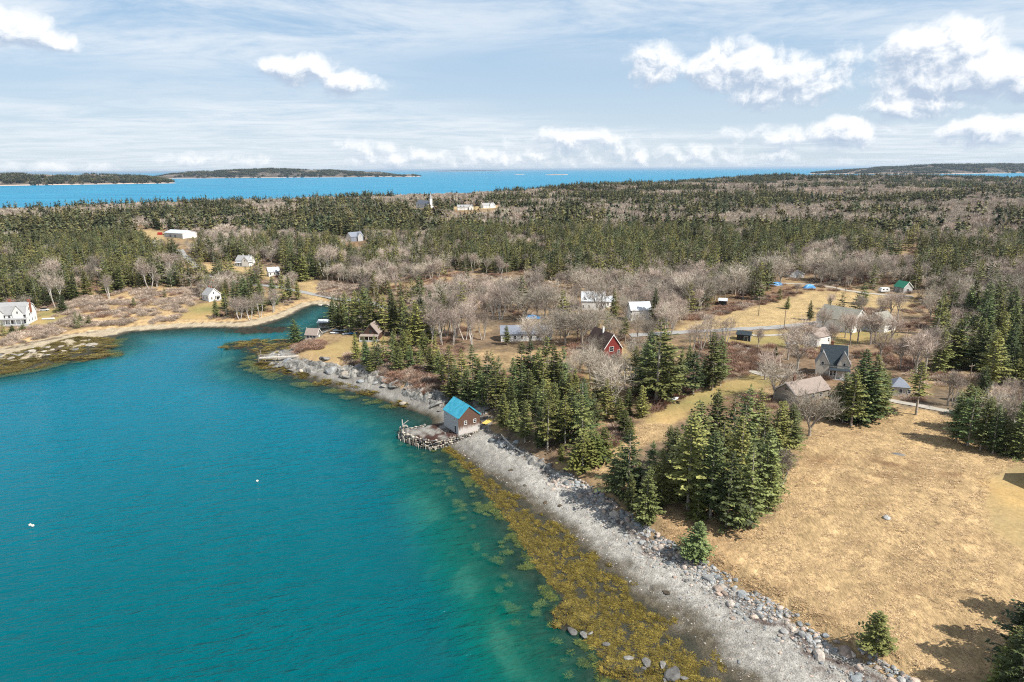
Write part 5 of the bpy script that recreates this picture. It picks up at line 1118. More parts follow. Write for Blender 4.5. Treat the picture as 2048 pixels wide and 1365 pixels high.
LIMIT = {'spruce': 300, 'bare': 270}; cnt = {'spruce': sum(t_[0] in ('spruce', 'tallspruce', 'youngspruce') for t_ in TREES), 'bare': sum(t_[0] in ('dome', 'vase', 'birch') for t_ in TREES)}
indiv = np.zeros(len(P), bool)
for i in order:
    c = 'spruce' if sp[i] else 'bare'
    if cnt[c] < LIMIT[c]: cnt[c] += 1; indiv[i] = True; TREES.append((kinds[i], P[i, 0], P[i, 1], hts[i], float(g.uniform(.85, 1.15)), clump_name(P[i, 0], P[i, 1])))

# individual trees, each a thing with trunk and crown
NM = {'spruce': ('spruce_tree', 'dark green spruce'), 'tallspruce': ('spruce_tree', 'bare stemmed tall spruce'), 'youngspruce': ('young_evergreen_tree', 'bright green young evergreen'), 'dome': ('bare_tree', 'leafless round crowned tree'), 'vase': ('bare_tree', 'leafless pinkish grey tree'), 'birch': ('birch_tree', 'leafless pale stemmed tree')}
def ordinal(n): return '%d%s' % (n, 'th' if 10 <= n % 100 <= 20 else {1: 'st', 2: 'nd', 3: 'rd'}.get(n % 10, 'th'))
TZ = HT(np.array([(t_[1], t_[2]) for t_ in TREES])); TPX = project(np.c_[np.array([(t_[1], t_[2]) for t_ in TREES]), TZ])[0]
rank = {}
for i in np.argsort(TPX[:, 0]): k = (TREES[i][0], TREES[i][5]); rank.setdefault(k, []).append(i)
SPECIAL = {(1752, 1312): 'lone young evergreen standing at the foot of the meadow', (1392, 1116): 'small bushy evergreen on the beach bank at the meadow corner', (592, 686): 'single bushy spruce beside the small grey inlet shed', (1832, 830): 'slender tall spruce standing alone right of the ranch house spruces', (1618, 872): 'big spreading leafless tree in front of the ranch house'}
labels = {}
for k, idx in rank.items():
    for n, i in enumerate(idx):
        if len(idx) == 1: labels[i] = '%s in %s' % (NM[k[0]][1], k[1]) if 'bank right' not in k[1] else '%s on %s' % (NM[k[0]][1], k[1])
        else: labels[i] = '%s, %s of %d from left, in %s' % (NM[k[0]][1], ordinal(n+1), len(idx), k[1])
for i, t_ in enumerate(TREES_PX):
    if t_[1] in SPECIAL: labels[i] = SPECIAL[t_[1]]
g = np.random.default_rng(4)
for i, (kind, x, y, H, wf, clump) in enumerate(TREES):
    pl_ = PROTO[kind]; H0, mt, mc = pl_[int(g.integers(len(pl_)))]
    rt = empty(NM[kind][0], (x, y, TZ[i]-.1), g.uniform(0, 6.28), labels[i], 'tree', {'s': 'spruces', 't': 'spruces', 'y': 'young evergreens', 'd': 'bare trees', 'v': 'bare trees', 'b': 'bare trees'}[kind[0]]+' in '+clump)
    s_ = H/H0; wx = s_*wf*(1.22 if 'spruce' in kind else 1.0)
    if kind in ('spruce', 'tallspruce') and s_ < .8: wx = wx*(.8/s_)**.35
    wx *= g.uniform(.85, 1.15); rt.scale = (wx, wx*g.uniform(.9, 1.1), s_); rt.rotation_euler[0] = g.normal(0, .025); rt.rotation_euler[1] = g.normal(0, .025)
    add('trunk', mt, rt); add('crown', mc, rt)

# the rest of the near and middle woods as one mass
def lod_spruce(seed, H=13): return spruce(seed, H, [3.5, 4.1, 3.0, 3.8][seed % 4], .08, k=.6, wid=.40, whorls=14, gap=.14, pw=.55)
def merge(meshes, name):
    V, Fs, T, off, MI = [], [], [], 0, []
    mats = []
    for me, mat in meshes:
        n = len(me.vertices); v = np.empty(n*3, np.float32); me.vertices.foreach_get('co', v); V.append(v.reshape(-1, 3))
        fs = [tuple(i+off for i in p.vertices) for p in me.polygons]; Fs += fs; off += n
        if mat not in mats: mats.append(mat)
        MI += [mats.index(mat)]*len(fs)
        t_ = np.full(n, .5, np.float32)
        if 'tint' in me.attributes: me.attributes['tint'].data.foreach_get('value', t_)
        T.append(t_)
    out = bpy.data.meshes.new(name); out.from_pydata(np.concatenate(V).tolist(), [], Fs); a = out.attributes.new('tint', 'FLOAT', 'POINT'); a.data.foreach_set('value', np.concatenate(T))
    for m_ in mats: out.materials.append(m_)
    out.polygons.foreach_set('material_index', np.array(MI, np.int32)); out.update(); return out
MIDS = [merge([(trunk(13, .2).mesh('t'), M['bark']), (lod_spruce(i).mesh('c', M['spruce_needles_mid']), M['spruce_needles_mid'])], 'mid_spruce') for i in range(4)]
def lod_bare(i, mc, mt):
    tb, bl = bare(i+60, 12, [1.0, .7, .5][i % 3], [1, 1, 2][i % 3], 4, 1.0, wtw=.042, levels=3, nch=(3, 3, 3), trunkf=[.22, .3, .35][i % 3]); return merge([(tb.mesh('t'), M[mt]), (bl.mesh('c', M[mc]), M[mc])], 'mid_bare')
MIDB = [lod_bare(i, ['bare_twigs', 'pink_twigs', 'pink_twigs', 'bare_twigs'][i], ['bark', 'bark', 'pale_bark', 'bark'][i]) for i in range(4)]
g = np.random.default_rng(9)
for nm, msk, ml, H0, lab in (('spruce_woods', sp & ~indiv, MIDS, 13., 'dense evergreen woods spreading behind the village'), ('bare_woods', ~sp & ~indiv, MIDB, 12., 'leafless grey woods among the evergreens behind the village')):
    n = msk.sum(); s_ = hts[msk]/H0; wv = s_*g.uniform(.85, 1.2, n)
    instances(nm, ml, np.c_[P[msk], zt[msk]-.2], g.uniform(0, 6.28, n), np.c_[wv, wv, s_], g.integers(0, len(ml), n), lab, 'woods')

# far woods: clumps of trees
def far_spruce_clump(seed, n, rad):
    r = np.random.default_rng(seed); B = Blades()
    for i in range(n):
        a, q_ = r.uniform(0, 6.28), rad*math.sqrt(r.random()); cx_, cy_ = math.cos(a)*q_, math.sin(a)*q_; H = r.uniform(9, 21); R = H*r.uniform(.22, .34)
        m = 46; t = r.random(m)**1.1; an = r.uniform(0, 6.28, m); L_ = R*(1-t)**.5*r.uniform(.5, 1.2, m)+.3; zz = H*(.1+.88*t)
        d = np.c_[np.cos(an), np.sin(an), np.full(m, -.15)]*L_[:, None]; sd_ = np.c_[-np.sin(an), np.cos(an), r.normal(0, .4, m)]*(L_*.5+.12)[:, None]
        B.add(np.c_[np.full(m, cx_), np.full(m, cy_), zz], d, sd_, r.random(m)*.6+.4*r.random())
        B.add(np.array([[cx_, cy_, H*.75]]*2), np.array([[0, 0, H*.3]]*2), np.array([[.35, 0, 0], [0, .35, 0]]), r.random(2))
    return B.mesh('far_spruce', M['spruce_needles_far'])
def far_bare_clump(seed, n, rad):
    r = np.random.default_rng(seed); B = Blades()
    for i in range(n):
        a, q_ = r.uniform(0, 6.28), rad*math.sqrt(r.random()); c_ = np.array([math.cos(a)*q_, math.sin(a)*q_, 0]); H = r.uniform(6.5, 11); R = H*r.uniform(.25, .38); m = 80
        d = r.normal(0, 1, (m, 3)); d /= np.linalg.norm(d, axis=1)[:, None]; d[:, 2] = abs(d[:, 2]); ctr = c_+np.array([0, 0, H*.5]); P_ = ctr + d*np.array([R, R, H*.32])*.55; D = d*np.array([R, R, H*.4])*r.uniform(.4, .75, (m, 1)) + np.array([0, 0, .5])
        S_ = np.cross(D, r.normal(0, 1, (m, 3))); S_ /= np.linalg.norm(S_, axis=1)[:, None]; B.add(P_, D, S_*.10, r.random(m))
        B.add(c_[None]+np.array([[0, 0, -1]]), np.array([[r.normal(0, .4), r.normal(0, .4), H*.8]]), np.array([[.14, 0, 0]]), np.array([1.0]))
    return B.mesh('far_bare', M['pink_twigs' if seed % 2 else 'bare_twigs'])
FS1 = [far_spruce_clump(i, 3, 7.0) for i in range(5)]; FB1 = [far_bare_clump(i, 6, 7.5) for i in range(5)]
FS2 = [far_spruce_clump(i+20, 9, 14) for i in range(4)]; FB2 = [far_bare_clump(i+20, 13, 14) for i in range(4)]
for (r0, r1, step, A_, B_, nm) in ((755, 1700, 10.5, FS1, FB1, 'far'), (1690, 5000, 21, FS2, FB2, 'distant')):
    P = sites(r0, r1, step, 42, int(r0)); zt = HT(P); ok = clear_of(P, np.full(len(P), 13.), zt, 8 if r0 < 1000 else 4) & (fbm(P[:, 0]/60, P[:, 1]/60, 2, 14) > .16); P, zt = P[ok], zt[ok]; sp = is_spruce(P, zt, 8); g = np.random.default_rng(int(r1))
    for k, msk, ml, lab in (('evergreen', sp, A_, '%s evergreen forest covering the low hills towards the sea' % nm), ('leafless', ~sp, B_, '%s leafless pinkish woods between the evergreens' % nm)):
        n = msk.sum(); s_ = g.uniform(.8, 1.15, n); instances('%s_%s_forest' % (nm, k), ml, np.c_[P[msk], zt[msk]-.3], g.uniform(0, 6.28, n), np.c_[s_, s_, s_*g.uniform(.85, 1.15, n)], g.integers(0, len(ml), n), lab, 'forest')
# ------------------------------------------------------------------ rocks
def rock_mesh(name, seed, mat, sub=2, flat=.7, ang=.35):
    r = np.random.default_rng(seed); bm = bmesh.new(); bmesh.ops.create_icosphere(bm, subdivisions=sub, radius=1.0)
    pl_ = r.normal(0, 1, (9, 3)); pl_ /= np.linalg.norm(pl_, axis=1)[:, None]; cut = r.uniform(*((.30, .75, 9) if name == 'ledge' else (.55, .95, 9)))
    for v in bm.verts:
        p = np.array(v.co)
        for n_, c_ in zip(pl_, cut):
            d = p@n_
            if d > c_: p = p - n_*(d-c_)*(1-.15)
        p = p*(1+ang*.25*math.sin(p[0]*3+seed)*math.cos(p[1]*2.6+p[2]*2)); v.co = Vector((p[0]*1.15, p[1]*.9, p[2]*flat))
    me = bpy.data.meshes.new(name); bm.to_mesh(me); bm.free(); me.materials.append(mat); return me
def rock_mat(name, c, c2, dark=.5):
    m, t, b = pmat(name, .9, .2); tc = t.new('ShaderNodeTexCoord').outputs['Object']; oi = t.new('ShaderNodeObjectInfo').outputs['Random']
    n = t.noise(tc, 1.6, 5, .65); f = t.noise(tc, 7, 3, .6); k = t.math('MULTIPLY', t.ramp(n, .3, .7, dark, 1.25, False), t.math('MULTIPLY_ADD', oi, .6, .7))
    t.set(b.inputs['Base Color'], t.mix(1.0, t.mix(t.math('FRACT', t.math('MULTIPLY', oi, 5.7)), c+(1,), c2+(1,)), t.new('ShaderNodeCombineXYZ', {0: k, 1: k, 2: k}), 'MULTIPLY'))
    t.set(b.inputs['Normal'], t.new('ShaderNodeBump', {'Strength': .4, 'Distance': .2, 'Height': f})); M[name] = m
rock_mat('grey_boulder', (.24, .26, .27), (.37, .36, .34)); rock_mat('pink_boulder', (.46, .35, .28), (.44, .39, .34)); rock_mat('ledge', (.25, .24, .22), (.13, .126, .12), .35); rock_mat('pale_stone', (.47, .42, .35), (.33, .29, .24)); rock_mat('weedy_rock', (.07, .052, .03), (.12, .10, .075), .4)
RK = {k: [rock_mesh(k, i*7+j*31+1, M[k], 2, fl) for i in range(5)] for j, (k, fl) in enumerate((('grey_boulder', .7), ('pink_boulder', .75), ('ledge', .6), ('pale_stone', .75), ('weedy_rock', .45)))}
g = np.random.default_rng(21)
def along(poly, s0, s1, n, jit):
    d = np.r_[0, np.cumsum(np.linalg.norm(np.diff(poly, axis=0), axis=1))]; s = g.uniform(s0, s1, n)*d[-1]
    c = np.stack([np.interp(s, d, poly[:, 0]), np.interp(s, d, poly[:, 1])], 1); e = np.stack([np.interp(s+.5, d, poly[:, 0]), np.interp(s+.5, d, poly[:, 1])], 1)-c
    e /= np.linalg.norm(e, axis=1)[:, None]+1e-9; nn = np.stack([-e[:, 1], e[:, 0]], 1); return c + nn*jit(n)[:, None]
def rocks(name, P, R, kinds, labs, cat, group, sink=.25, flatr=1.0, lift=0.0):
    zz = HT(P); rk = np.argsort(np.argsort(project(np.c_[P, zz])[0][:, 0]))
    for i in range(len(P)):
        k = kinds[i % len(kinds)] if not callable(kinds) else kinds(i); ml = RK[k]
        o = add(name, ml[int(g.integers(len(ml)))], label='%s, %s of %d from left' % (labs[k], ordinal(int(rk[i])+1), len(P)), cat=cat, group=group); s_ = R[i]
        o.location = (P[i, 0], P[i, 1], zz[i]+s_*.35*flatr-sink*s_+lift); o.rotation_euler = (g.normal(0, .2), g.normal(0, .2), g.uniform(0, 6.28)); o.scale = (s_*g.uniform(.85, 1.25), s_*g.uniform(.8, 1.1), s_*g.uniform(.7, 1.1)*flatr)
BANKB = flat_at([(1120, 948), (1200, 1000), (1268, 1050), (1312, 1085), (1392, 1132), (1455, 1168), (1535, 1217), (1625, 1272), (1705, 1312), (1795, 1365), (1900, 1440)], 2.6)
P = along(BANKB, 0, 1, 290, lambda n: 1.2-np.abs(g.normal(0, 3.0, n))); R = np.clip(g.lognormal(-.72, .42, len(P)), .28, 1.3)
kk = g.random(len(P)); rocks('boulder', P, R, lambda i: 'pink_boulder' if kk[i] < .38 else 'grey_boulder', {'pink_boulder': 'rounded pinkish boulder in the bank below the meadow', 'grey_boulder': 'blue grey boulder in the bank below the meadow'}, 'boulder', 'boulders along the beach bank')
# single notable boulders
for (px, py, r_, k, lab) in [(1462, 1208, .95, 'pink_boulder', 'large pale boulder standing out at the top of the gravel beach'), (1636, 1308, .8, 'pink_boulder', 'rounded white boulder near the lone evergreen'), (1690, 1310, .85, 'pink_boulder', 'pinkish boulder tight against the lone evergreen shadow'), (1774, 1037, .9, 'grey_boulder', 'grey boulder alone in the middle of the straw meadow'),
                             (1022, 941, .6, 'weedy_rock', 'dark weedy rock on the gravel nearest the boathouse'), (1050, 972, .5, 'weedy_rock', 'small dark rock on the open gravel'), (1090, 1006, .6, 'weedy_rock', 'left one of two dark rocks on the middle gravel'), (1120, 1012, .6, 'weedy_rock', 'right one of two dark rocks on the middle gravel'), (1333, 1186, .7, 'weedy_rock', 'brown weedy rock on the lower gravel'), (1166, 1270, 1.0, 'ledge', 'pale rock rising from the golden rockweed'), (1292, 1325, 1.2, 'ledge', 'broad pale rock at the foot of the rockweed'), (1350, 1350, 1.6, 'ledge', 'grey ledge rock at the bottom edge among the rockweed'), (1160, 992, 1.0, 'pink_boulder', 'pink boulder in tree shade at the beach top'), (1194, 985, .9, 'grey_boulder', 'upright grey boulder in tree shade at the beach top')]:
    p = land_at([(px, py)])[0]; o = add('boulder', RK[k][int(g.integers(5))], label=lab, cat='boulder'); o.location = (p[0], p[1], p[2]+r_*.15); o.scale = (r_*1.2, r_, r_*(.55 if k == 'weedy_rock' else .8)); o.rotation_euler = (0, .1, g.uniform(0, 6))
# meadow outcrop
p = land_at([(1790, 908)])[0]; o = add('rock_outcrop', RK['ledge'][1], label='low grey rock outcrop in the upper meadow', cat='rock'); o.location = (p[0], p[1], p[2]-.1); o.scale = (2.6, 1.3, .9); o.rotation_euler = (0, 0, -.3)
for i_, (px, py) in enumerate([(1290, 1338), (1325, 1330), (1370, 1358), (1180, 1268), (1145, 1262), (1215, 1290), (1330, 1362), (1260, 1318)]):
    p = land_at([(px, py)])[0]; o = add('boulder', RK['ledge'][i_ % 5], label='jagged grey rock among the golden rockweed, %s of 8 from left' % ordinal([5, 6, 8, 2, 1, 3, 7, 4][i_]), cat='boulder', group='rocks in the rockweed'); r_ = .5+.5*((i_*37) % 10)/10; o.location = (p[0], p[1], p[2]+.05); o.scale = (r_*1.2, r_, r_*.9); o.rotation_euler = (.2, .1, i_*1.3)
# ledges of the north shore
LEDGE = flat_at([(985, 832), (930, 815), (885, 806), (840, 792), (780, 768), (710, 748), (650, 738), (600, 728), (555, 722), (530, 728)], 2.0)
P = along(LEDGE, 0, 1, 90, lambda n: g.normal(.4, 2.6, n)); R = np.clip(g.lognormal(.15, .42, len(P)), .5, 2.8)
rocks('ledge_rock', P, R*1.15, ['ledge', 'ledge', 'ledge', 'ledge', 'pale_stone', 'ledge', 'grey_boulder'], {'ledge': 'jagged grey ledge rock between boathouse and gangway', 'pale_stone': 'bleached pale ledge rock between boathouse and gangway', 'grey_boulder': 'blue grey ledge rock between boathouse and gangway'}, 'rock', 'ledges of the north shore', .3)
def ledge_mass(name, lab, line, w0, w1, amp, seed, step=.55):
    d_ = np.r_[0, np.cumsum(np.linalg.norm(np.diff(line, axis=0), axis=1))]; s_ = np.arange(0, d_[-1], step); c = np.stack([np.interp(s_, d_, line[:, 0]), np.interp(s_, d_, line[:, 1])], 1)
    e = np.gradient(c, axis=0); e /= np.linalg.norm(e, axis=1)[:, None]; nn = np.stack([-e[:, 1], e[:, 0]], 1); v = np.arange(w0, w1, step); r = np.random.default_rng(seed)
    P = (c[:, None, :]+nn[:, None, :]*v[None, :, None]).reshape(-1, 2)+r.uniform(-.22, .22, (len(s_)*len(v), 2)); z0 = HT(P)
    x, y = P[:, 0], P[:, 1]; rid = 1-np.abs(2*fbm(x/3.4+y/7, y/2.2, 2, seed)-1); stp = np.floor(fbm(x/2.4, y/2.4, 3, seed+5)*9)/9; fin = fbm(x/.9, y/.9, 2, seed+9)-.5
    win = np.minimum(1, np.minimum((np.tile(v, len(s_))-w0), (w1-step-np.tile(v, len(s_))))/1.2); win *= ss(.28, .45, fbm(x/9, y/9, 2, seed+3)); ends = np.repeat(np.minimum(1, np.minimum(s_, s_[-1]-s_)/3), len(v))
    z = z0 - .35 + amp*(.55*rid**2+.9*stp-.25+.5*fin)*np.clip(win, 0, 1)*ends; k = len(v); i = (np.arange(len(s_)-1)[:, None]*k+np.arange(k-1)[None]).ravel()
    add(name, mesh_np(name, np.c_[P, z], np.stack([i, i+1, i+k+1, i+k], 1), M['ledge_mass'], False), label=lab, cat='rock')
m, t, b = pmat('ledge_mass', .9, .2); pos = t.new('ShaderNodeNewGeometry').outputs['Position']; n_ = t.noise(pos, .5, 5, .7); f_ = t.noise(pos, 3, 3, .6); zz = t.new('ShaderNodeSeparateXYZ', {0: pos}).outputs[2]
cc = t.mix(t.ramp(n_, .35, .65), (.09, .088, .083, 1), (.31, .295, .265, 1)); cc = t.mix(t.ramp(t.math('MULTIPLY_ADD', f_, 1.2, zz), 1.0, 1.9), (.055, .042, .026, 1), cc); t.set(b.inputs['Base Color'], t.mix(1.0, cc, t.new('ShaderNodeCombineXYZ', {i: t.ramp(f_, .3, .7, .65, 1.3, False) for i in range(3)}), 'MULTIPLY')); M['ledge_mass'] = m
ledge_mass('rock_ledge', 'jagged grey rock ledge running from the gangway along the point', LEDGE[4:], -3.0, 6.5, 2.5, 5); ledge_mass('rock_ledge', 'jagged shaded rock ledge just left of the boathouse', LEDGE[:5], -3.0, 4.5, 2.5, 9)
ledge_mass('rock_ledge', 'rock ledge in shade along the bank by the driftwood trunk', flat_at([(985, 872), (1010, 887), (1060, 914), (1110, 947), (1160, 975)], 2.6), -2.2, 1.8, 1.7, 13)
B2 = flat_at([(985, 870), (1010, 885), (1060, 912), (1110, 945), (1150, 965)], 2.6)
P = along(B2, 0, 1, 36, lambda n: g.normal(-.8, 1.0, n)); rocks('bank_rock', P, np.clip(g.lognormal(-.2, .35, 36), .4, 1.6), ['grey_boulder', 'ledge'], {'grey_boulder': 'shaded blue grey rock beside the driftwood trunk', 'ledge': 'shaded jagged rock beside the driftwood trunk'}, 'rock', 'rocks of the shaded bank', .3)
B3 = flat_at([(600, 700), (560, 706), (540, 716)], 1.0); P = along(B3, 0, 1, 26, lambda n: g.normal(0, 2, n)); rocks('shore_rock', P, np.clip(g.lognormal(0, .4, 26), .5, 1.8), ['ledge', 'grey_boulder'], {'ledge': 'jagged rock of the reef above the gangway', 'grey_boulder': 'blue grey rock of the reef above the gangway'}, 'rock', 'rocks above the gangway', .3)
B4 = flat_at([(640, 604), (660, 606), (690, 610)], 2.0); P = along(B4, 0, 1, 34, lambda n: g.normal(-.5, 1.2, n)); rocks('seawall_rock', P, np.clip(g.lognormal(-.15, .3, 34), .5, 1.4), ['pale_stone'], {'pale_stone': 'white rock of the seawall below the causeway'}, 'rock', 'seawall rocks at the causeway', .2, 1.0, .3)
B5 = flat_at([(0, 715), (60, 706), (130, 698), (200, 690)], .6); P = along(B5, 0, 1, 60, lambda n: g.normal(0, 6, n)); rocks('reef_rock', P, np.clip(g.lognormal(.25, .5, 60), .5, 3.2), ['weedy_rock', 'ledge', 'pale_stone'], {'weedy_rock': 'dark weedy reef rock below the large house', 'ledge': 'flat grey reef rock below the large house', 'pale_stone': 'pale flat reef rock below the large house'}, 'rock', 'reef rocks below the large house', .35, .55)

# ------------------------------------------------------------------ wharf
wc = PLAT.mean(0); wh = empty('stone_wharf', (wc[0], wc[1], 0), 0, 'old stone wharf with a row of timber piles in front of the boathouse', 'wharf')
edge = flat_at([(850, 850), (826, 856), (806, 852), (805, 866), (838, 878), (866, 884), (890, 879), (917, 874), (945, 867), (965, 862)], 2.3)-wc
d = np.r_[0, np.cumsum(np.linalg.norm(np.diff(edge, axis=0), axis=1))]
def on_edge(s): return np.array([np.interp(s, d, edge[:, 0]), np.interp(s, d, edge[:, 1])])
def edge_n(s): e = on_edge(min(s+.3, d[-1]))-on_edge(max(s-.3, 0)); e /= np.linalg.norm(e); return np.array([-e[1], e[0]])
k = 0
for row in range(5):
    s = g.uniform(0, .4)
    while s < d[-1]:
        r_ = g.uniform(.36, .62); q_ = on_edge(s); n_ = edge_n(s); q_ = q_ - n_*(.7-row*.14) if False else q_ + n_*(.15-.30*(4-row)*.4+.0)
        zt_ = .15+row*.56
        if row == 4 or g.random() < .93:
            o = add('stone', RK['pale_stone' if g.random() < .5 else 'ledge'][int(g.integers(5))], wh); o.location = (q_[0]+g.normal(0, .1), q_[1]+g.normal(0, .1), zt_+g.normal(0, .08)); o.scale = (r_, r_*.85, r_*g.uniform(.6, .9)); o.rotation_euler = (g.normal(0, .25), g.normal(0, .25), g.uniform(0, 6.28)); k += 1
        s += r_*1.55
i0 = d[2]; i1 = d[5]
for j, s in enumerate(np.arange(i0-.6, i1+.8, .85)):
    if g.random() < .08: continue
    q_ = on_edge(s) - edge_n(s)*.95; hgt = g.uniform(.5, 2.3); MB().tube([(q_[0], q_[1], -2.0), (q_[0]+g.normal(0, .16), q_[1]+g.normal(0, .16), hgt)], [.17, .14], 6).obj('pile', M['old_timber' if g.random() < .6 else 'bleached_wood'], wh)
q_ = on_edge(d[2])-edge_n(d[2])*.4; MB().tube([(q_[0], q_[1], 0), (q_[0], q_[1], 4.2)], [.2, .16], 7).obj('mooring_post', M['bleached_wood'], wh)
MB().tube([(q_[0], q_[1], 2.5), (q_[0]+1.9, q_[1]+.2, 3.9)], .11, 6).obj('leaning_timber', M['bleached_wood'], wh)
for t_ in ((0, .6), (.4, 1.3)): MB().tube([(q_[0]+t_[0], q_[1]-t_[1], 2.6), (q_[0]+t_[0]+1.6, q_[1]-t_[1]-.5, 2.75)], .13, 6).obj('loose_timber', M['bleached_wood'], wh)

# ------------------------------------------------------------------ ground cover (nobody could count it)
def scatter(poly_bounds, n, seed):
    r = np.random.default_rng(seed); x0, y0, x1, y1 = poly_bounds; return np.c_[r.uniform(x0, x1, n), r.uniform(y0, y1, n)]
def tuft(seed, n, h, spread, w, droop=.5):
    r = np.random.default_rng(seed); B = Blades(); a = r.uniform(0, 6.28, n); q_ = r.random(n)*spread
    D = np.c_[np.cos(a)*spread*droop*r.uniform(.5, 1.6, n), np.sin(a)*spread*droop*r.uniform(.5, 1.6, n), h*r.uniform(.5, 1.1, n)]; S_ = np.c_[-np.sin(a), np.cos(a), np.zeros(n)]*w
    B.add(np.c_[np.cos(a)*q_, np.sin(a)*q_, np.full(n, -.03)], D, S_*r.uniform(.6, 1.4, (n, 1)), r.random(n)); return B
g = np.random.default_rng(31)
# meadow grass
GT = [tuft(i, 16, .15, .34, .045, 1.1).mesh('tussock', M['dry_blades']) for i in range(5)]
P = scatter((20, 80, 175, 190), 130000, 3); r_ = np.hypot(P[:, 0], P[:, 1]); ok = (sdist(P, Z['meadow']) > -.8) & (sdist(P, Z['lawn_edge']) < .3) & (np.abs(np.degrees(np.arctan2(P[:, 0], P[:, 1]))) < 42)
ok |= sdist(P, Z['straw_mid']) > 0
uu = P[:, 0]*.78-P[:, 1]*.62+1.6*fbm(P[:, 0]/14, P[:, 1]/14, 2, 120); vv = P[:, 0]*.62+P[:, 1]*.78; ok &= fbm(uu/1.1, vv/20, 3, 121) > .40
for (ex, ey, rx, ry, k_) in STAIN: ok &= np.exp(-((P[:, 0]-ex)/rx)**2-((P[:, 1]-ey)/ry)**2)*k_*1.1 < fbm(P[:, 0]/2.6+9, P[:, 1]/2.6, 3, 111)
ok &= (F_BANK(P) < .8) & (fbm(P[:, 0]/3.0, P[:, 1]/3.0, 3, 12) > .30)
for (hx, hy, hr) in HPOS: ok &= np.hypot(P[:, 0]-hx, P[:, 1]-hy) > hr+.5
P = P[ok]; n = len(P); s_ = g.uniform(.4, 1.0, n)*(.6+.8*fbm(P[:, 0]/8, P[:, 1]/8, 2, 4)); instances('meadow_grass', GT, np.c_[P, HT(P)-.02], g.uniform(0, 6.28, n), np.c_[s_, s_, s_*.9], g.integers(0, 5, n), 'coarse dry straw grass covering the meadow', 'grass')
# rockweed
KW = [tuft(i+40, 30, .10, .42, .055, 1.25).mesh('weed', M['rockweed']) for i in range(5)]
P = scatter((-60, 78, 70, 200), 60000, 5); t_ = np.abs(F_SHORE(P))/(np.abs(F_SHORE(P))+np.abs(F_BANK(P))+1e-6); wf = np.interp(P[:, 1], *WEED_Y); sh = F_SHORE(P); bk = F_BANK(P)
n1 = fbm(P[:, 0]/2.2+P[:, 1]/9, P[:, 1]/2.2-P[:, 0]/9, 3, 44)
ok = (bk > 0) & ((((sh < 0) & (t_ < wf*1.05)) & (n1 > .35+.34*ss(.6, 1.1, t_/np.maximum(wf, .01)))) | ((sh > 0) & (sh < 6) & (n1 > .46+.045*sh)))
ok |= (bk > 0) & (sh > 0) & (sh < 11) & (n1 > .66)
ok &= sdist(P, PLAT) < -.8
P1 = P[ok]
P = scatter((-240, 225, -20, 330), 50000, 6); sh = F_SHORE(P); bk = F_BANK(P); zt = HT(P); n1 = fbm(P[:, 0]/4, P[:, 1]/4, 3, 45); t_ = np.abs(sh)/(np.abs(sh)+np.abs(bk)+1e-6)
ok = (bk > 0) & (zt > -.7) & (zt < 1.0) & ((n1 > .54) | ((P[:, 0] < -140) & (n1 > .42))) & (t_ < .75)
P = np.r_[P1, P[ok]]; zt = np.maximum(HT(P), -.12); n = len(P); s_ = g.uniform(.6, 1.3, n)*np.where(P[:, 1] > 215, 1.7, 1.0)
instances('rockweed', KW, np.c_[P, zt+.02], g.uniform(0, 6.28, n), np.c_[s_, s_, s_], g.integers(0, 5, n), 'golden rockweed spread along the waterline', 'seaweed')
# loose stones on the beach
ST = [rock_mesh('pebble', i+70, M[['grey_boulder', 'pink_boulder', 'pale_stone', 'grey_boulder'][i]], 1, .65) for i in range(4)]
P = scatter((-30, 78, 70, 200), 70000, 8); sh = F_SHORE(P); bk = F_BANK(P); t_ = np.abs(sh)/(np.abs(sh)+np.abs(bk)+1e-6); wf = np.interp(P[:, 1], *WEED_Y)
pr = .30 + .7*ss(.75, 1.0, t_) + .25*(fbm(P[:, 0]/5, P[:, 1]/5, 2, 50) > .58); ok = (sh < 0) & (bk > -1.2) & (t_ > wf) & (g.random(len(P)) < pr); P = P[ok]; n = len(P); s_ = np.clip(g.lognormal(-2.5, .5, n), .04, .4)
instances('beach_stones', ST, np.c_[P, HT(P)+.02], g.uniform(0, 6.28, n), np.c_[s_, s_, s_], g.integers(0, 4, n), 'loose cobbles scattered over the gravel beach', 'stones')
# rubble of the bank
RB = [rock_mesh('rubble', i+90, M[['grey_boulder', 'pink_boulder', 'grey_boulder', 'ledge'][i]], 1, .7) for i in range(4)]
P = along(BANKB, 0, 1, 3600, lambda n: 1.5-np.abs(g.normal(0, 3.2, n))); P = P[fbm(P[:, 0]/6, P[:, 1]/6, 2, 51) > .36]; n = len(P); s_ = np.clip(g.lognormal(-1.5, .45, n), .1, .6)
instances('bank_rubble', RB, np.c_[P, HT(P)+.05], g.uniform(0, 6.28, n), np.c_[s_, s_, s_*.9], g.integers(0, 4, n), 'broken grey rubble between the boulders of the beach bank', 'stones')
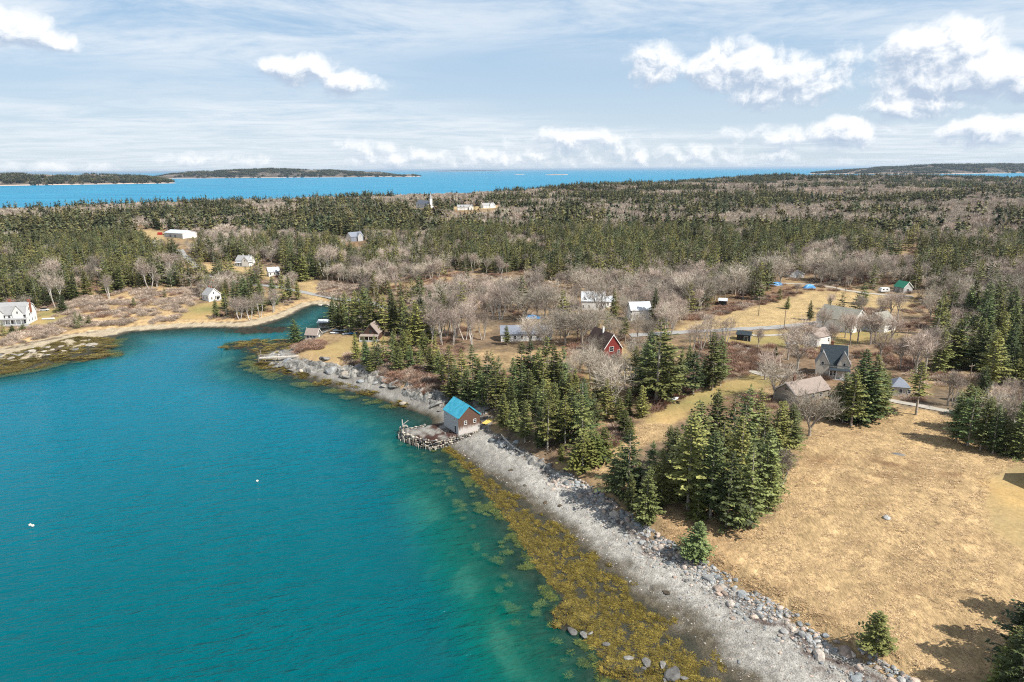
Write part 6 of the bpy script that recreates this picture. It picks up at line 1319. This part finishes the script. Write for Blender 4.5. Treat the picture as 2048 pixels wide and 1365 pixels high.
# brush
SH = [shrub(i+1, 1.7, 1.6, 420, .028).mesh('brush', M[['red_brush', 'grey_brush', 'grey_brush', 'red_brush'][i]]) for i in range(4)]
pts, ix = [], []
for bi, (k, poly) in enumerate(BRUSH.items()):
    lo, hi = poly.min(0), poly.max(0); nn = int((hi-lo).prod()/2.0); Q = g.uniform(lo, hi, (nn, 2)); Q = Q[sdist(Q, poly) > -1]; Q = Q[fbm(Q[:, 0]/9, Q[:, 1]/9, 2, 60) > (.40 if k != 'a' else .50)]; pts.append(Q)
    ix.append(np.where(fbm(Q[:, 0]/14, Q[:, 1]/14, 2, 61) > .5, g.choice([0, 3], len(Q)), g.choice([1, 2], len(Q))) if k not in 'bdjahc' else g.choice([1, 2], len(Q)) if k in 'ahc' else g.choice([0, 3, 0, 1], len(Q)))
Q = scatter((-330, 200, 330, 620), 26000, 10); zt = HT(Q); ok = clear_of(Q, np.full(len(Q), 1.5), zt, -3.0) & (fbm(Q[:, 0]/12, Q[:, 1]/12, 3, 62) > .50); Q = Q[ok]; Q = Q[fbm(Q[:, 0]/40, Q[:, 1]/40, 2, 64) > .38]; pts.append(Q); ix.append(np.where(fbm(Q[:, 0]/25, Q[:, 1]/25, 2, 61) > .52, 0, g.choice([1, 2, 3], len(Q))))
P = np.concatenate(pts); ix = np.concatenate(ix); n = len(P); s_ = g.uniform(.55, 1.25, n)
instances('brush_thicket', SH, np.c_[P, HT(P)-.1], g.uniform(0, 6.28, n), np.c_[s_*1.2, s_*1.2, s_], ix, 'leafless reddish and grey brush between houses, woods and shore', 'brush')

# ------------------------------------------------------------------ islands and the far shore
m, t, b = pmat('island_ground', .95, .1); pos = t.new('ShaderNodeNewGeometry').outputs['Position']; zz = t.new('ShaderNodeSeparateXYZ', {0: pos}).outputs[2]
n_ = t.noise(pos, .02, 4, .6); t.set(b.inputs['Base Color'], t.mix(t.ramp(t.math('MULTIPLY_ADD', n_, -7.0, zz), 1.0, 3.5), (.46, .36, .29, 1), (.09, .075, .06, 1))); M['island_ground'] = m
def island(name, lab, x0, x1, yb, depth, prof, step, forest=True, dens=1.0, dist=None):
    """px extent, px row of its near shore, depth in m, profile of heights along it"""
    a, c = flat_at([(x0, yb[0]), (x1, yb[1])], 0); L = np.linalg.norm(c-a); ux = (c-a)/L; uy = np.array([-ux[1], ux[0]])
    nu, nv = max(24, int(L/45)), 26; U, V_ = np.meshgrid(np.linspace(0, 1, nu), np.linspace(0, 1, nv))
    def hgt(u, v):
        p_ = a + u[:, None]*ux*L + v[:, None]*uy*depth; e = (1-np.abs(2*u-1)**5)*1.0; lim = .10*(fbm(u*9, u*0+3, 3, 7)-.3)
        vv = np.clip((v-lim)/(1-lim), -.2, 1); sh_ = np.clip(np.sin(np.clip(vv, 0, 1)*math.pi), 0, 1)**.55
        return (np.interp(u, *prof)*(.75+.5*fbm(p_[:, 0]/300, p_[:, 1]/300, 3, 2)))*sh_*np.clip(e*1.6, 0, 1) - 3 + 5.5*np.minimum(1, sh_*3)*np.clip(e*3, 0, 1), p_
    u, v = U.ravel(), V_.ravel(); h_, p_ = hgt(u, v); i = (np.arange(nv-1)[:, None]*nu+np.arange(nu-1)[None]).ravel()
    add(name, mesh_np(name, np.c_[p_, h_], np.stack([i, i+1, i+nu+1, i+nu], 1), M['island_ground']), kind='structure', label=lab)
    if forest:
        n = int(L*depth/step**2*dens); u, v = g.random(n), g.random(n); h_, p_ = hgt(u, v); k = h_ > 4.0; p_, h_ = p_[k], h_[k]; n = len(h_); sp_ = fbm(p_[:, 0]/220, p_[:, 1]/220, 2, 3) > .40; s_ = g.uniform(.9, 1.3, n)*step/21
        instances(name+'_forest', FS2+FB2, np.c_[p_, h_-1], g.uniform(0, 6.28, n), np.c_[s_, s_, np.minimum(s_, 1.3)], np.where(sp_, g.integers(0, 4, n), g.integers(4, 8, n)), lab.replace('wooded ', '')+' forest', 'forest')
island('headland', 'near wooded headland at the left across the sound', -120, 360, (374, 367), 700, ([0, .3, .6, .85, 1], [62, 55, 48, 34, 14]), 24)
island('island', 'long wooded island across the sound', 285, 800, (358, 354), 1100, ([0, .2, .45, .7, .9, 1], [45, 70, 92, 70, 44, 10]), 34)
island('islet', 'tiny wooded islet at the tip of the long island', 808, 845, (354.5, 353.5), 180, ([0, .5, 1], [8, 22, 6]), 20)
island('low_island', 'low far island on the horizon', 880, 1010, (343.5, 342.5), 900, ([0, .3, .7, 1], [16, 30, 26, 8]), 60)
island('sea_ledge', 'bare ledge in open water, right of the low island', 1098, 1138, (350.5, 350), 120, ([0, .5, 1], [4, 9, 4]), 30, False)
island('sea_ledge', 'small bare ledge below the low island', 1032, 1050, (349.5, 349.3), 80, ([0, .5, 1], [3, 7, 3]), 30, False)
island('far_shore', 'blue wooded hill across the channel at the right horizon', 1845, 2330, (349, 343), 1800, ([0, .12, .25, .5, .8, 1], [18, 48, 92, 104, 96, 60]), 40)
# ------------------------------------------------------------------ the air between here and the far shore
HZ = 17000.0
m = bpy.data.materials.new('haze'); m.use_nodes = True; t = NT(m.node_tree); t.n.clear()
pv = t.new('ShaderNodeVolumePrincipled', {'Color': (.62, .80, 1.0, 1), 'Density': 2.0e-5, 'Anisotropy': .25}); mo = t.new('ShaderNodeOutputMaterial'); t.l.new(pv.outputs[0], mo.inputs['Volume'])
hz = MB(); hz.box(-HZ*9, HZ*9, -2000, HZ*9.8, -14, 150); hz.obj('haze', m, None, kind='stuff')
